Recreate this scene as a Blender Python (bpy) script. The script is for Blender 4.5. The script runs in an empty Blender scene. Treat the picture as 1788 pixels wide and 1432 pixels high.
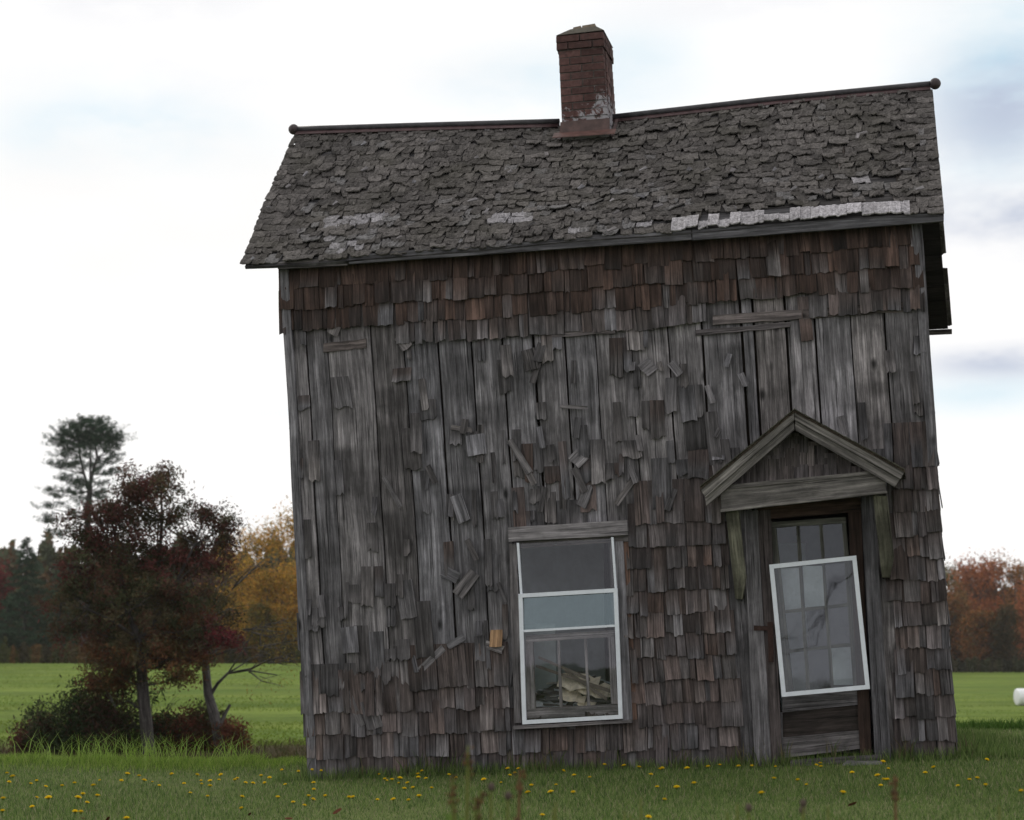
import bpy, math, random
import numpy as np
from mathutils import Vector, Matrix
from mathutils import noise as mnoise
R = math.radians
random.seed(7); rng = np.random.default_rng(7)
SC = bpy.context.scene
COL = SC.collection

# ------------------------------------------------------------------ camera
F, HOR, EYE, YAW, DIST = 3000.0, 1130.0, 1.0, 0.235, 14.0
TH = math.atan((HOR - 716) / F)
cam = bpy.data.cameras.new('camera'); camo = bpy.data.objects.new('camera', cam); COL.objects.link(camo)
camo.location = (0, 0, EYE); camo.rotation_euler = (R(90) + TH, 0, 0)
cam.sensor_width = 36; cam.lens = F / 1788 * 36; cam.clip_end = 3000; cam.clip_start = .1
cam.dof.use_dof = True; cam.dof.focus_distance = 13.9; cam.dof.aperture_fstop = 3.0
SC.camera = camo

# ------------------------------------------------------------------ light
SUN_EL, SUN_AZ = 38.0, -38.0      # azimuth from +Y (view direction), negative = to the left
w = bpy.data.worlds.new('World'); SC.world = w; w.use_nodes = True
nt = w.node_tree; nt.nodes.clear()
def N(t, k, **kw):
    n = t.nodes.new(k)
    for a, b in kw.items(): setattr(n, a, b)
    return n
out = N(nt, 'ShaderNodeOutputWorld'); bg = N(nt, 'ShaderNodeBackground')
sky = N(nt, 'ShaderNodeTexSky', sky_type='NISHITA'); sky.sun_disc = False
sky.sun_elevation = R(SUN_EL); sky.sun_rotation = R(SUN_AZ); sky.air_density = 1.0; sky.dust_density = 1.0
tc = N(nt, 'ShaderNodeTexCoord')
mp = N(nt, 'ShaderNodeMapping'); mp.inputs['Scale'].default_value = (1, 1, 2.6); mp.inputs['Location'].default_value = (3.1, 0.4, 0.2)
nt.links.new(tc.outputs['Generated'], mp.inputs['Vector'])
def wnoise(sc, det, rough=.5):
    n = N(nt, 'ShaderNodeTexNoise'); n.inputs['Scale'].default_value = sc; n.inputs['Detail'].default_value = det
    n.inputs['Roughness'].default_value = rough
    nt.links.new(mp.outputs[0], n.inputs['Vector']); return n
def ramp(t, src, stops, interp='LINEAR'):
    r = N(t, 'ShaderNodeValToRGB'); r.color_ramp.interpolation = interp
    e = r.color_ramp.elements
    while len(e) < len(stops): e.new(.5)
    for el, (p, c) in zip(e, stops):
        el.position = p; el.color = (c[0], c[1], c[2], 1) if hasattr(c, '__len__') else (c, c, c, 1)
    t.links.new(src, r.inputs[0]); return r
def mth(t, op, a, b=None, c=None, clamp=False):
    m = N(t, 'ShaderNodeMath', operation=op); m.use_clamp = clamp
    for i, v in enumerate((a, b, c)):
        if v is None: continue
        if hasattr(v, 'links'): t.links.new(v, m.inputs[i])
        else: m.inputs[i].default_value = v
    return m.outputs[0]
def mixc(t, fac, a, b, mode='MIX'):
    m = N(t, 'ShaderNodeMix', data_type='RGBA', blend_type=mode)
    for i, v in ((0, fac), (6, a), (7, b)):
        if hasattr(v, 'links'): t.links.new(v, m.inputs[i])
        elif i == 0: m.inputs[0].default_value = v
        else: m.inputs[i].default_value = (v[0], v[1], v[2], 1)
    return m.outputs[2]
# gaps in the cloud where the blue shows: soft lobes around sky directions broken up by noise
n1 = wnoise(5.5, 6, .55); n2 = wnoise(14, 4, .6); n3 = wnoise(3.0, 3)
def lobe(px, py, sx, sy):
    d = Vector(((px - 894) / F, 1, (HOR - py) / F))  # direction (x/y, z/y)
    sep = N(nt, 'ShaderNodeSeparateXYZ'); nt.links.new(tc.outputs['Generated'], sep.inputs[0])
    gx = mth(nt, 'DIVIDE', mth(nt, 'SUBTRACT', sep.outputs[0], d.x * .97), sx / F)
    gz = mth(nt, 'DIVIDE', mth(nt, 'SUBTRACT', sep.outputs[2], d.z * .97), sy / F)
    q = mth(nt, 'ADD', mth(nt, 'MULTIPLY', gx, gx), mth(nt, 'MULTIPLY', gz, gz))
    front = mth(nt, 'GREATER_THAN', sep.outputs[1], 0)
    return mth(nt, 'MULTIPLY', mth(nt, 'POWER', 2.718, mth(nt, 'MULTIPLY', q, -1)), front)
def addall(xs):
    s = xs[0]
    for x in xs[1:]: s = mth(nt, 'ADD', s, x)
    return s
blue = addall([mth(nt, 'MULTIPLY', lobe(*a[:4]), a[4]) for a in (
    (250, 235, 170, 60, .8), (930, 150, 200, 60, .6), (1120, 110, 120, 60, .3), (1750, 110, 170, 110, .8),
    (1700, 690, 150, 40, .55), (1740, 300, 130, 90, .45), (470, 720, 160, 20, .18), (90, 270, 120, 60, .2))])
grey = addall([mth(nt, 'MULTIPLY', lobe(*a[:4]), a[4]) for a in (
    (1770, 390, 170, 60, .85), (1750, 640, 130, 28, .85), (1730, 260, 120, 50, .5), (300, 130, 500, 60, .12), (1740, 190, 130, 60, .75), (200, 20, 300, 50, .25), (1300, 20, 300, 40, .2))])
brk = mth(nt, 'MULTIPLY_ADD', n1.outputs[0], 3.6, -1.35, clamp=True)
blue = mth(nt, 'MULTIPLY', blue, mth(nt, 'ADD', brk, .25), clamp=True)
grey = mth(nt, 'MULTIPLY', grey, mth(nt, 'MULTIPLY_ADD', n2.outputs[0], 2.6, -.45, clamp=True), clamp=True)
wisp = ramp(nt, n3.outputs[0], [(.3, .93), (.5, 1.0), (.7, .96)])
cloud = mixc(nt, 1.0, (1.08, 1.07, 1.06), wisp.outputs[0], 'MULTIPLY')
skyc = mixc(nt, 1.0, sky.outputs[0], (.10, .10, .10), 'MULTIPLY')
hole = mixc(nt, .82, skyc, (.58, .84, .97))
c1 = mixc(nt, blue, cloud, hole)
c2 = mixc(nt, grey, c1, (.50, .56, .70))
nt.links.new(c2, bg.inputs['Color']); bg.inputs['Strength'].default_value = 1.0
nt.links.new(bg.outputs[0], out.inputs[0])
sl = bpy.data.lights.new('sun', 'SUN'); sl.energy = 1.1; sl.angle = R(14); sl.color = (1, .95, .88)
so = bpy.data.objects.new('sun', sl); COL.objects.link(so)
sd = Vector((math.sin(R(SUN_AZ)) * math.cos(R(SUN_EL)), math.cos(R(SUN_AZ)) * math.cos(R(SUN_EL)), math.sin(R(SUN_EL))))
so.rotation_euler = sd.to_track_quat('Z', 'Y').to_euler(); so.location = (0, 0, 30)
SC.view_settings.view_transform = 'Standard'; SC.view_settings.look = 'None'
SC.view_settings.exposure = 0; SC.view_settings.gamma = 1
SC.cycles.max_bounces = 6; SC.cycles.transparent_max_bounces = 10

# ------------------------------------------------------------------ helpers
def ray(px, py):
    u = (716 - py) / F
    return np.array([(px - 894) / F, math.cos(TH) - u * math.sin(TH), math.sin(TH) + u * math.cos(TH)])
nD = np.array([math.sin(YAW), math.cos(YAW), 0]); eX = np.array([math.cos(YAW), -math.sin(YAW), 0])
HO = np.array([0, DIST, 0.])
def L(px, py, d=0.0):
    """house-frame point (x along front wall, depth, height) seen at a measured spot, on the plane at depth d"""
    r = ray(px, py); C0 = np.array([0, 0, EYE]); t = ((HO + nD * d - C0) @ nD) / (r @ nD)
    q = C0 + r * t - HO
    return np.array([q @ eX, d, q[2]])
def G(px, py, dist):
    """world point at a distance along y"""
    r = ray(px, py); t = dist / r[1]
    return np.array([0, 0, EYE]) + r * t

class MB:
    def __init__(s): s.v = []; s.f = []; s.uv = []; s.c = []; s.mi = []
    def slab(s, P, th, col, uv=None, mi=0, flip=False):
        """P: (m,n,3) front surface grid (m across, n along grain); th: thickness vector; col (3,) or (m,n,3)"""
        P = np.asarray(P, float); m, n, _ = P.shape; b = len(s.v)
        th = np.broadcast_to(np.asarray(th, float), P.shape)
        Q = P + th
        col = np.broadcast_to(np.asarray(col, float), (m, n, 3))
        if uv is None:
            o1, o2 = random.uniform(0, 50), random.uniform(0, 50)
            du = np.linalg.norm(P[-1, 0] - P[0, 0]); dv = np.linalg.norm(P[0, -1] - P[0, 0])
            uv = [(o1 + du * i / (m - 1), o2 + dv * j / (n - 1)) for i in range(m) for j in range(n)]
        for A_ in (P, Q):
            s.v.extend(map(tuple, A_.reshape(-1, 3))); s.c.extend(map(tuple, col.reshape(-1, 3))); s.uv.extend(uv)
        k = m * n
        i_ = lambda i, j: b + i * n + j
        F_ = s.f.append; n0 = len(s.f)
        for i in range(m - 1):
            for j in range(n - 1):
                a, c, d, e = i_(i, j), i_(i + 1, j), i_(i + 1, j + 1), i_(i, j + 1)
                F_((a, c, d, e)); F_((a + k, e + k, d + k, c + k))
        for i in range(m - 1):
            for j in (0, n - 1):
                a, c = i_(i, j), i_(i + 1, j)
                F_((a, a + k, c + k, c) if j == 0 else (a, c, c + k, a + k))
        for j in range(n - 1):
            for i in (0, m - 1):
                a, c = i_(i, j), i_(i, j + 1)
                F_((a, c, c + k, a + k) if i == 0 else (a, a + k, c + k, c))
        s.mi.extend([mi] * (len(s.f) - n0))
    def tube(s, pts, rad, col, seg=8, mi=0, cap=True):
        pts = [Vector(p) for p in pts]; b = len(s.v); n0 = len(s.f)
        rad = rad if hasattr(rad, '__len__') else [rad] * len(pts)
        o1 = random.uniform(0, 50); ln = 0
        for i, p in enumerate(pts):
            d = (pts[min(i + 1, len(pts) - 1)] - pts[max(i - 1, 0)]).normalized()
            up = Vector((0, 0, 1)) if abs(d.z) < .9 else Vector((0, 1, 0))
            a = d.cross(up).normalized(); c = d.cross(a)
            if i: ln += (p - pts[i - 1]).length
            for k in range(seg):
                an = 2 * math.pi * k / seg
                q = p + (a * math.cos(an) + c * math.sin(an)) * rad[i]
                s.v.append(tuple(q)); s.c.append(tuple(col)); s.uv.append((o1 + abs(k - seg / 2) * rad[i] * .6, ln))
        for i in range(len(pts) - 1):
            for k in range(seg):
                k2 = (k + 1) % seg
                s.f.append((b + i * seg + k, b + i * seg + k2, b + (i + 1) * seg + k2, b + (i + 1) * seg + k))
        if cap:
            s.f.append(tuple(b + k for k in range(seg))[::-1]); e = b + (len(pts) - 1) * seg
            s.f.append(tuple(e + k for k in range(seg)))
        s.mi.extend([mi] * (len(s.f) - n0))
    def ball(s, c, r, col, seg=14, rings=8, mi=0, squash=1.0):
        b = len(s.v); n0 = len(s.f)
        for i in range(rings + 1):
            ph = math.pi * i / rings
            for k in range(seg):
                a = 2 * math.pi * k / seg
                s.v.append((c[0] + r * math.sin(ph) * math.cos(a), c[1] + r * math.sin(ph) * math.sin(a), c[2] + r * squash * math.cos(ph)))
                s.c.append(tuple(col)); s.uv.append((k / seg, i / rings))
        for i in range(rings):
            for k in range(seg):
                k2 = (k + 1) % seg
                s.f.append((b + i * seg + k, b + (i + 1) * seg + k, b + (i + 1) * seg + k2, b + i * seg + k2))
        s.mi.extend([mi] * (len(s.f) - n0))
    def build(s, name, mats, parent=None, smooth=False):
        me = bpy.data.meshes.new(name); me.from_pydata(s.v, [], s.f)
        for m in (mats if isinstance(mats, (list, tuple)) else [mats]): me.materials.append(m)
        me.polygons.foreach_set('material_index', s.mi)
        uvl = me.uv_layers.new(name='UVMap')
        idx = np.empty(len(me.loops), np.int32); me.loops.foreach_get('vertex_index', idx)
        uvl.data.foreach_set('uv', np.asarray(s.uv, np.float32)[idx].ravel())
        ca = me.color_attributes.new('tint', 'FLOAT_COLOR', 'POINT')
        c = np.ones((len(s.v), 4), np.float32); c[:, :3] = np.asarray(s.c, np.float32); ca.data.foreach_set('color', c.ravel())
        if smooth: me.polygons.foreach_set('use_smooth', [True] * len(me.polygons))
        o = bpy.data.objects.new(name, me); COL.objects.link(o)
        if parent is not None: o.parent = parent
        return o
def quad_mesh(name, V, C, mat, k=3, parent=None):
    """fast mesh of len(V)/k separate polygons with k corners and a point colour"""
    V = np.asarray(V, np.float32).reshape(-1, 3); n = len(V) // k
    me = bpy.data.meshes.new(name); me.vertices.add(len(V)); me.vertices.foreach_set('co', V.ravel())
    me.loops.add(len(V)); me.loops.foreach_set('vertex_index', np.arange(len(V), dtype=np.int32))
    me.polygons.add(n); me.polygons.foreach_set('loop_start', np.arange(n, dtype=np.int32) * k)
    me.polygons.foreach_set('loop_total', np.full(n, k, np.int32))
    me.update(calc_edges=True)
    ca = me.color_attributes.new('tint', 'FLOAT_COLOR', 'POINT')
    c = np.ones((len(V), 4), np.float32); c[:, :3] = C; ca.data.foreach_set('color', c.ravel())
    me.materials.append(mat)
    o = bpy.data.objects.new(name, me); COL.objects.link(o)
    if parent is not None: o.parent = parent
    return o
def empty(name, loc, rz=0):
    o = bpy.data.objects.new(name, None); COL.objects.link(o); o.location = loc; o.rotation_euler.z = rz
    o.empty_display_size = .2; return o
def tag(o, label=None, cat=None, group=None, kind=None):
    if label: o['label'] = label
    if cat: o['category'] = cat
    if group: o['group'] = group
    if kind: o['kind'] = kind
    return o
def fn(x, y=0., z=0.): return mnoise.noise(Vector((x, y, z)))

# ------------------------------------------------------------------ materials
def newmat(name):
    m = bpy.data.materials.new(name); m.use_nodes = True; t = m.node_tree
    p = t.nodes['Principled BSDF']; return m, t, p
def attr(t, n='tint'):
    a = N(t, 'ShaderNodeAttribute'); a.attribute_name = n; return a.outputs['Color']
def tnoise(t, vec, scale, det=4, rough=.5, dist=0):
    n = N(t, 'ShaderNodeTexNoise'); n.inputs['Scale'].default_value = scale; n.inputs['Detail'].default_value = det
    n.inputs['Roughness'].default_value = rough; n.inputs['Distortion'].default_value = dist
    t.links.new(vec, n.inputs['Vector']); return n.outputs[0]
def mapped(t, vec, sc):
    m = N(t, 'ShaderNodeMapping'); m.inputs['Scale'].default_value = sc; t.links.new(vec, m.inputs['Vector']); return m.outputs[0]
def bump(t, p, h, dist, strength=1.0):
    b = N(t, 'ShaderNodeBump'); b.inputs['Distance'].default_value = dist; b.inputs['Strength'].default_value = strength
    t.links.new(h, b.inputs['Height']); t.links.new(b.outputs[0], p.inputs['Normal'])
def wood(name, grain=(75, 3.0, 1), lo=.42, hi=1.75, knots=True, bd=.004, rough=.85, blotch=.5, spec=.25):
    m, t, p = newmat(name)
    uv = N(t, 'ShaderNodeTexCoord').outputs['UV']
    g = tnoise(t, mapped(t, uv, grain), 1, 8, .75, .15)
    g2 = tnoise(t, mapped(t, uv, (26, 1.3, 1)), 1, 6, .7, .25)
    bl = tnoise(t, mapped(t, uv, (7, 3.5, 1)), 1, 6, .7, .3)
    gr = ramp(t, g, [(.28, lo), (.5, 1.0), (.72, hi)])
    g2r = ramp(t, g2, [(.32, .42), (.5, .95), (.66, 1.9)])
    blr = ramp(t, bl, [(.3, 1 - blotch), (.55, 1.0), (.75, 1.15)])
    c = mixc(t, 1, attr(t), gr.outputs[0], 'MULTIPLY'); c = mixc(t, 1, c, g2r.outputs[0], 'MULTIPLY'); c = mixc(t, 1, c, blr.outputs[0], 'MULTIPLY')
    # fine dark checks along the grain
    ck = tnoise(t, mapped(t, uv, (75, 1.1, 1)), 1, 4, .6, .3)
    ckr = ramp(t, ck, [(.35, .18), (.40, 1.0)])
    c = mixc(t, 1, c, ckr.outputs[0], 'MULTIPLY')
    if knots:
        vo = N(t, 'ShaderNodeTexVoronoi'); vo.inputs['Scale'].default_value = 1.0; vo.inputs['Randomness'].default_value = 1
        t.links.new(mapped(t, uv, (4.5, 2.2, 1)), vo.inputs['Vector'])
        kr = ramp(t, vo.outputs['Distance'], [(.06, .12), (.10, .5), (.15, 1.0)])
        c = mixc(t, 1, c, kr.outputs[0], 'MULTIPLY')
    t.links.new(c, p.inputs['Base Color']); p.inputs['Roughness'].default_value = rough; p.inputs['Specular IOR Level'].default_value = spec
    hsum = mth(t, 'ADD', mth(t, 'MULTIPLY', g, .6), mth(t, 'MULTIPLY', ckr.outputs[0], .5))
    bump(t, p, hsum, bd); return m
M_board = wood('weathered_board')
M_shingle = wood('weathered_shingle', grain=(90, 4, 1), lo=.45, hi=1.6, knots=False, bd=.004, blotch=.42)
M_trim = wood('weathered_trim', grain=(110, 2.5, 1), lo=.5, hi=1.5, knots=False, bd=.003)
def lichen_roof():
    m, t, p = newmat('mossy_shake')
    ob = N(t, 'ShaderNodeTexCoord'); uv = ob.outputs['UV']; oc = ob.outputs['Object']
    g = tnoise(t, mapped(t, uv, (60, 8, 1)), 1, 6, .65, .5)
    b = tnoise(t, oc, 34, 8, .78, .6); b2 = tnoise(t, oc, 90, 5, .75); big = tnoise(t, oc, 1.6, 4, .6)
    c = mixc(t, 1, attr(t), ramp(t, b, [(.34, .32), (.5, .95), (.68, 1.75)]).outputs[0], 'MULTIPLY')
    c = mixc(t, 1, c, ramp(t, g, [(.3, .7), (.6, 1.15)]).outputs[0], 'MULTIPLY')
    c = mixc(t, mth(t, 'MULTIPLY', ramp(t, big, [(.45, 0.), (.7, 1.)]).outputs[0], .35), c, (.085, .08, .06))
    sp = ramp(t, tnoise(t, oc, 30, 2, .4), [(.72, 0.), (.77, 1.)]).outputs[0]
    c = mixc(t, mth(t, 'MULTIPLY', sp, .5), c, (.26, .26, .23))
    t.links.new(c, p.inputs['Base Color']); p.inputs['Roughness'].default_value = .92; p.inputs['Specular IOR Level'].default_value = .15
    bump(t, p, mth(t, 'ADD', b, mth(t, 'MULTIPLY', b2, .5)), .02, .9); return m
M_shake = lichen_roof()
def simple(name, col, rough=.6, metal=0, var=.2, sc=9, spec=.3, bd=0, useattr=False):
    m, t, p = newmat(name); oc = N(t, 'ShaderNodeTexCoord').outputs['Object']
    n = tnoise(t, oc, sc, 5, .6)
    r = ramp(t, n, [(.3, 1 - var), (.7, 1 + var)])
    c = mixc(t, 1, attr(t) if useattr else col, r.outputs[0], 'MULTIPLY')
    t.links.new(c, p.inputs['Base Color']); p.inputs['Roughness'].default_value = rough; p.inputs['Metallic'].default_value = metal
    p.inputs['Specular IOR Level'].default_value = spec
    if bd: bump(t, p, n, bd)
    return m
M_alu = simple('painted_aluminium', (.62, .66, .72), .45, 0, .08, 14, .4)
M_dark = simple('interior_dark', (.022, .017, .015), .9, 0, .3, 6, .1)
M_rust = simple('rusted_ridge_metal', (1, 1, 1), .55, .0, .45, 14, .35, 0, True)
M_plaster = simple('faded_plaster', (.42, .50, .52), .9, 0, .3, 4, .1)
M_lilac = simple('faded_wallpaper', (.085, .072, .085), .9, 0, .3, 4, .1)
M_debris = simple('broken_plaster', (1, 1, 1), .9, 0, .25, 20, .1, .01, True)
M_rustiron = simple('rusted_iron', (.035, .02, .017), .8, .1, .4, 40, .2)
M_stone = simple('rough_stone', (.10, .10, .095), .9, 0, .35, 12, .2, .02)
def brickmat():
    m, t, p = newmat('chimney_brick'); oc = N(t, 'ShaderNodeTexCoord').outputs['Object']
    n = tnoise(t, oc, 26, 6, .65); n2 = tnoise(t, oc, 9, 5, .7, .8)
    c = mixc(t, 1, attr(t), ramp(t, n, [(.3, .6), (.7, 1.35)]).outputs[0], 'MULTIPLY')
    c = mixc(t, ramp(t, n2, [(.55, 0.), (.75, .6)]).outputs[0], c, (.05, .045, .045))
    sep = N(t, 'ShaderNodeSeparateXYZ'); t.links.new(oc, sep.inputs[0])     # old limewash left round the foot
    h = mth(t, 'SUBTRACT', 6.02, sep.outputs[2]); h = mth(t, 'MULTIPLY', h, 1.3)
    h = mth(t, 'ADD', h, mth(t, 'MULTIPLY', mth(t, 'ABSOLUTE', mth(t, 'SUBTRACT', sep.outputs[0], .18)), .9))
    k = mth(t, 'ADD', h, mth(t, 'MULTIPLY', mth(t, 'SUBTRACT', tnoise(t, oc, 13, 7, .75, .5), .5), 2.2))
    k = ramp(t, k, [(.30, 0.), (.40, 1.)]).outputs[0]
    c = mixc(t, mth(t, 'MULTIPLY', k, .75), c, (.33, .33, .36))
    t.links.new(c, p.inputs['Base Color']); p.inputs['Roughness'].default_value = .9; p.inputs['Specular IOR Level'].default_value = .15
    bump(t, p, n, .006); return m
M_brick = brickmat()
def glass(name, refl=.12, tint=(.9, .95, 1.0), film=(.05, .055, .06), dirt=.25):
    m = bpy.data.materials.new(name); m.use_nodes = True; t = m.node_tree; t.nodes.clear()
    o = N(t, 'ShaderNodeOutputMaterial'); tr = N(t, 'ShaderNodeBsdfTransparent'); gl = N(t, 'ShaderNodeBsdfGlossy'); di = N(t, 'ShaderNodeBsdfDiffuse')
    gl.inputs['Roughness'].default_value = .02; gl.inputs['Color'].default_value = (*tint, 1); di.inputs['Color'].default_value = (*film, 1)
    oc = N(t, 'ShaderNodeTexCoord').outputs['Object']
    lw = N(t, 'ShaderNodeLayerWeight'); lw.inputs[0].default_value = .35
    fac = mth(t, 'ADD', mth(t, 'MULTIPLY', lw.outputs['Fresnel'], .6), refl, clamp=True)
    dn = ramp(t, tnoise(t, mapped(t, oc, (3, 3, 1.2)), 2.2, 6, .7, .6), [(.35, dirt * .4), (.7, dirt * 1.3)])
    m1 = N(t, 'ShaderNodeMixShader'); m2 = N(t, 'ShaderNodeMixShader')
    t.links.new(dn.outputs[0], m1.inputs[0]); t.links.new(tr.outputs[0], m1.inputs[1]); t.links.new(di.outputs[0], m1.inputs[2])
    t.links.new(fac, m2.inputs[0]); t.links.new(m1.outputs[0], m2.inputs[1]); t.links.new(gl.outputs[0], m2.inputs[2])
    b = N(t, 'ShaderNodeBump'); b.inputs['Distance'].default_value = .003; b.inputs['Strength'].default_value = .4
    t.links.new(tnoise(t, oc, 2.5, 2), b.inputs['Height']); t.links.new(b.outputs[0], gl.inputs['Normal'])
    t.links.new(m2.outputs[0], o.inputs[0]); return m
M_glass = glass('old_glass', .028, (.85, .9, 1.0), (.07, .07, .09), dirt=.12); M_glass_hi = glass('storm_glass', .11, (.72, .90, 1.0), dirt=.2); M_glass_lo = glass('dirty_glass', .02, (.85, .85, .95), dirt=.14)
def leafmat(name, trans=.3, rough=.6):
    m = bpy.data.materials.new(name); m.use_nodes = True; t = m.node_tree; t.nodes.clear()
    o = N(t, 'ShaderNodeOutputMaterial'); d = N(t, 'ShaderNodeBsdfDiffuse'); tl = N(t, 'ShaderNodeBsdfTranslucent'); mx = N(t, 'ShaderNodeMixShader')
    a = attr(t); t.links.new(a, d.inputs[0]); t.links.new(a, tl.inputs[0]); mx.inputs[0].default_value = trans
    t.links.new(d.outputs[0], mx.inputs[1]); t.links.new(tl.outputs[0], mx.inputs[2]); t.links.new(mx.outputs[0], o.inputs[0]); return m
M_leaf = leafmat('leaf'); M_needle = leafmat('needle', .12); M_grass = leafmat('grass_blade', .4)
M_bark = wood('tree_bark', grain=(30, 5, 1), lo=.5, hi=1.4, knots=False, bd=.02)
M_petal = leafmat('dandelion_petal', .2)
M_wrap = simple('white_bale_wrap', (.75, .77, .8), .4, 0, .06, 5, .5)

# ------------------------------------------------------------------ terrain
def sm(a, b, x):
    t = np.clip((x - a) / (b - a), 0, 1); return t * t * (3 - 2 * t)
def gz(x, y):
    x = np.asarray(x, float); y = np.asarray(y, float)
    base = .045 * np.clip(x, -2.2, 4.2) + .012 * np.sin(x * 1.7 + y * .6) + .010 * np.sin(x * .7 - y * 1.9)
    yL = np.interp(y, [-60, 16.6, 20, 27, 34, 44, 60, 100, 180, 230, 700], [0, 0, -.22, -.85, -1.38, -1.45, -1.38, -.95, -.25, .3, 3])
    yR = np.interp(y, [-60, 17, 20, 28, 40, 50, 75, 128, 250, 320, 700], [0, 0, -.2, -.9, -1.6, -1.95, -2.5, -3.2, -2.25, -1.6, 2])
    q = sm(-.05, .2, x / np.maximum(y, 8))
    return base * (1 - sm(18, 40, y)) + yL * (1 - q) + yR * q
# ground sheet
ys = np.unique(np.concatenate([np.linspace(-60, 6, 20), np.linspace(6, 24, 90), np.linspace(24, 60, 60), np.linspace(60, 300, 70), np.linspace(300, 700, 15)]))
S = np.linspace(-1, 1, 160); nx, ny = len(S), len(ys)
X = S[None, :] * (14 + .9 * np.abs(ys)[:, None]); Y = np.repeat(ys[:, None], nx, 1); Z = gz(X, Y)
me = bpy.data.meshes.new('ground')
vv = np.stack([X, Y, Z], -1).reshape(-1, 3)
ii = (np.arange(ny - 1)[:, None] * nx + np.arange(nx - 1)[None, :]).ravel()
me.from_pydata(vv.tolist(), [], np.stack([ii, ii + 1, ii + nx + 1, ii + nx], 1).tolist())
q = sm(-.05, .2, X / np.maximum(Y, 8))
lawn = 1 - sm(17.0, 19.5, Y + .5 * np.sin(X * .8))
brown = sm(17.5, 21, Y) * (1 - sm(42 + 6 * q, 46 + 8 * q, Y + 1.2 * np.sin(X * .45)))
ca = me.color_attributes.new('zone', 'FLOAT_COLOR', 'POINT')
cc = np.stack([lawn, brown, q, np.ones_like(q)], -1).reshape(-1, 4); ca.data.foreach_set('color', cc.astype(np.float32).ravel())
me.polygons.foreach_set('use_smooth', [True] * len(me.polygons))
m, t, p = newmat('lawn_and_field')
oc = N(t, 'ShaderNodeTexCoord').outputs['Object']; z = attr(t, 'zone'); sp = N(t, 'ShaderNodeSeparateColor'); t.links.new(z, sp.inputs[0])
f1 = tnoise(t, mapped(t, oc, (.10, .25, 1)), 1, 7, .62, .5); f2 = tnoise(t, mapped(t, oc, (1.2, 1.2, 1)), 1, 5, .7); f3 = tnoise(t, oc, 9, 4, .7)
fld = mixc(t, ramp(t, f1, [(.35, 0.), (.65, 1.)]).outputs[0], (.085, .135, .024), (.14, .185, .036))
f0 = tnoise(t, mapped(t, oc, (.05, .11, 1)), 1, 6, .65, .8); fld = mixc(t, 1, fld, ramp(t, f0, [(.35, .74), (.5, .97), (.65, 1.12)]).outputs[0], 'MULTIPLY')
fld = mixc(t, 1, fld, ramp(t, f2, [(.3, .8), (.7, 1.2)]).outputs[0], 'MULTIPLY')
fld = mixc(t, 1, fld, ramp(t, f3, [(.3, .75), (.7, 1.25)]).outputs[0], 'MULTIPLY')
lw_ = mixc(t, ramp(t, f2, [(.35, 0.), (.65, 1.)]).outputs[0], (.07, .095, .03), (.115, .14, .05))
br = mixc(t, ramp(t, f2, [(.35, 0.), (.65, 1.)]).outputs[0], (.035, .028, .015), (.065, .055, .028))
c = mixc(t, sp.outputs[1], fld, br); c = mixc(t, sp.outputs[0], c, lw_)
t.links.new(c, p.inputs['Base Color']); p.inputs['Roughness'].default_value = 1; p.inputs['Specular IOR Level'].default_value = .05
bump(t, p, mth(t, 'ADD', f3, f2), .05, .6)
me.materials.append(m)
go = bpy.data.objects.new('ground', me); COL.objects.link(go); tag(go, 'mown green lawn, brown ditch ground and green hay field behind', 'ground', kind='structure')

def blades(name, n, xy, h, wd, cols, lean=.35, seed=1, mat=None, zf=gz, colj=.2, strip=False):
    r = np.random.default_rng(seed)
    x, y = xy[:, 0], xy[:, 1]; n = len(x); z = zf(x, y)
    hh = h * r.uniform(.5, 1.25, n); ww = wd * r.uniform(.6, 1.3, n); a = r.uniform(0, 2 * np.pi, n); b = r.uniform(0, 2 * np.pi, n)
    ln = lean * hh * r.uniform(.1, 1.3, n)
    base = np.stack([x, y, z - .01], -1); side = np.stack([np.cos(a), np.sin(a), 0 * a], -1) * ww[:, None] / 2
    dirv = np.stack([np.cos(b), np.sin(b), 0 * b], -1) * ln[:, None]; up = np.zeros((n, 3)); up[:, 2] = hh
    mid = base + up * .6 + dirv * .35; tip = base + up * .95 + dirv
    c = np.asarray(cols, float)[r.integers(0, len(cols), n)] * r.uniform(1 - colj, 1 + colj, (n, 1))
    if strip:
        V = np.stack([base - side, base + side, mid + side * .8, mid - side * .8, mid - side * .8, mid + side * .8, tip + side * .08, tip - side * .08], 1)
        return quad_mesh(name, V.reshape(-1, 3), np.repeat(c, 8, 0), mat or M_grass, 4)
    V = np.stack([base - side, base + side, tip], 1)
    return quad_mesh(name, V.reshape(-1, 3), np.repeat(c, 3, 0), mat or M_grass, 3)
def inside_house(x, y):
    lx = (x) * eX[0] + (y - DIST) * eX[1]; ld = x * nD[0] + (y - DIST) * nD[1]
    return (lx > -1.72) & (lx < 3.46) & (ld > -.01) & (ld < 3.5)
def scatter(n, y0, y1, spread=.36, seed=3, pw=1.0, x0=None, x1=None):
    r = np.random.default_rng(seed); y = y0 + (y1 - y0) * r.random(n) ** pw
    x = (r.random(n) * 2 - 1) * (y * spread + .5) if x0 is None else x0 + (x1 - x0) * r.random(n)
    k = ~inside_house(x, y); return np.stack([x[k], y[k]], -1)
GR = [(.115, .18, .055), (.15, .22, .062), (.07, .12, .036), (.20, .245, .10), (.26, .25, .15), (.13, .20, .058), (.055, .095, .032)]
pts = scatter(230000, 8.6, 17.6, pw=1.15)
pn = np.array([fn(a * .55, b * .55, 3.) for a, b in pts[::1]])
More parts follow.
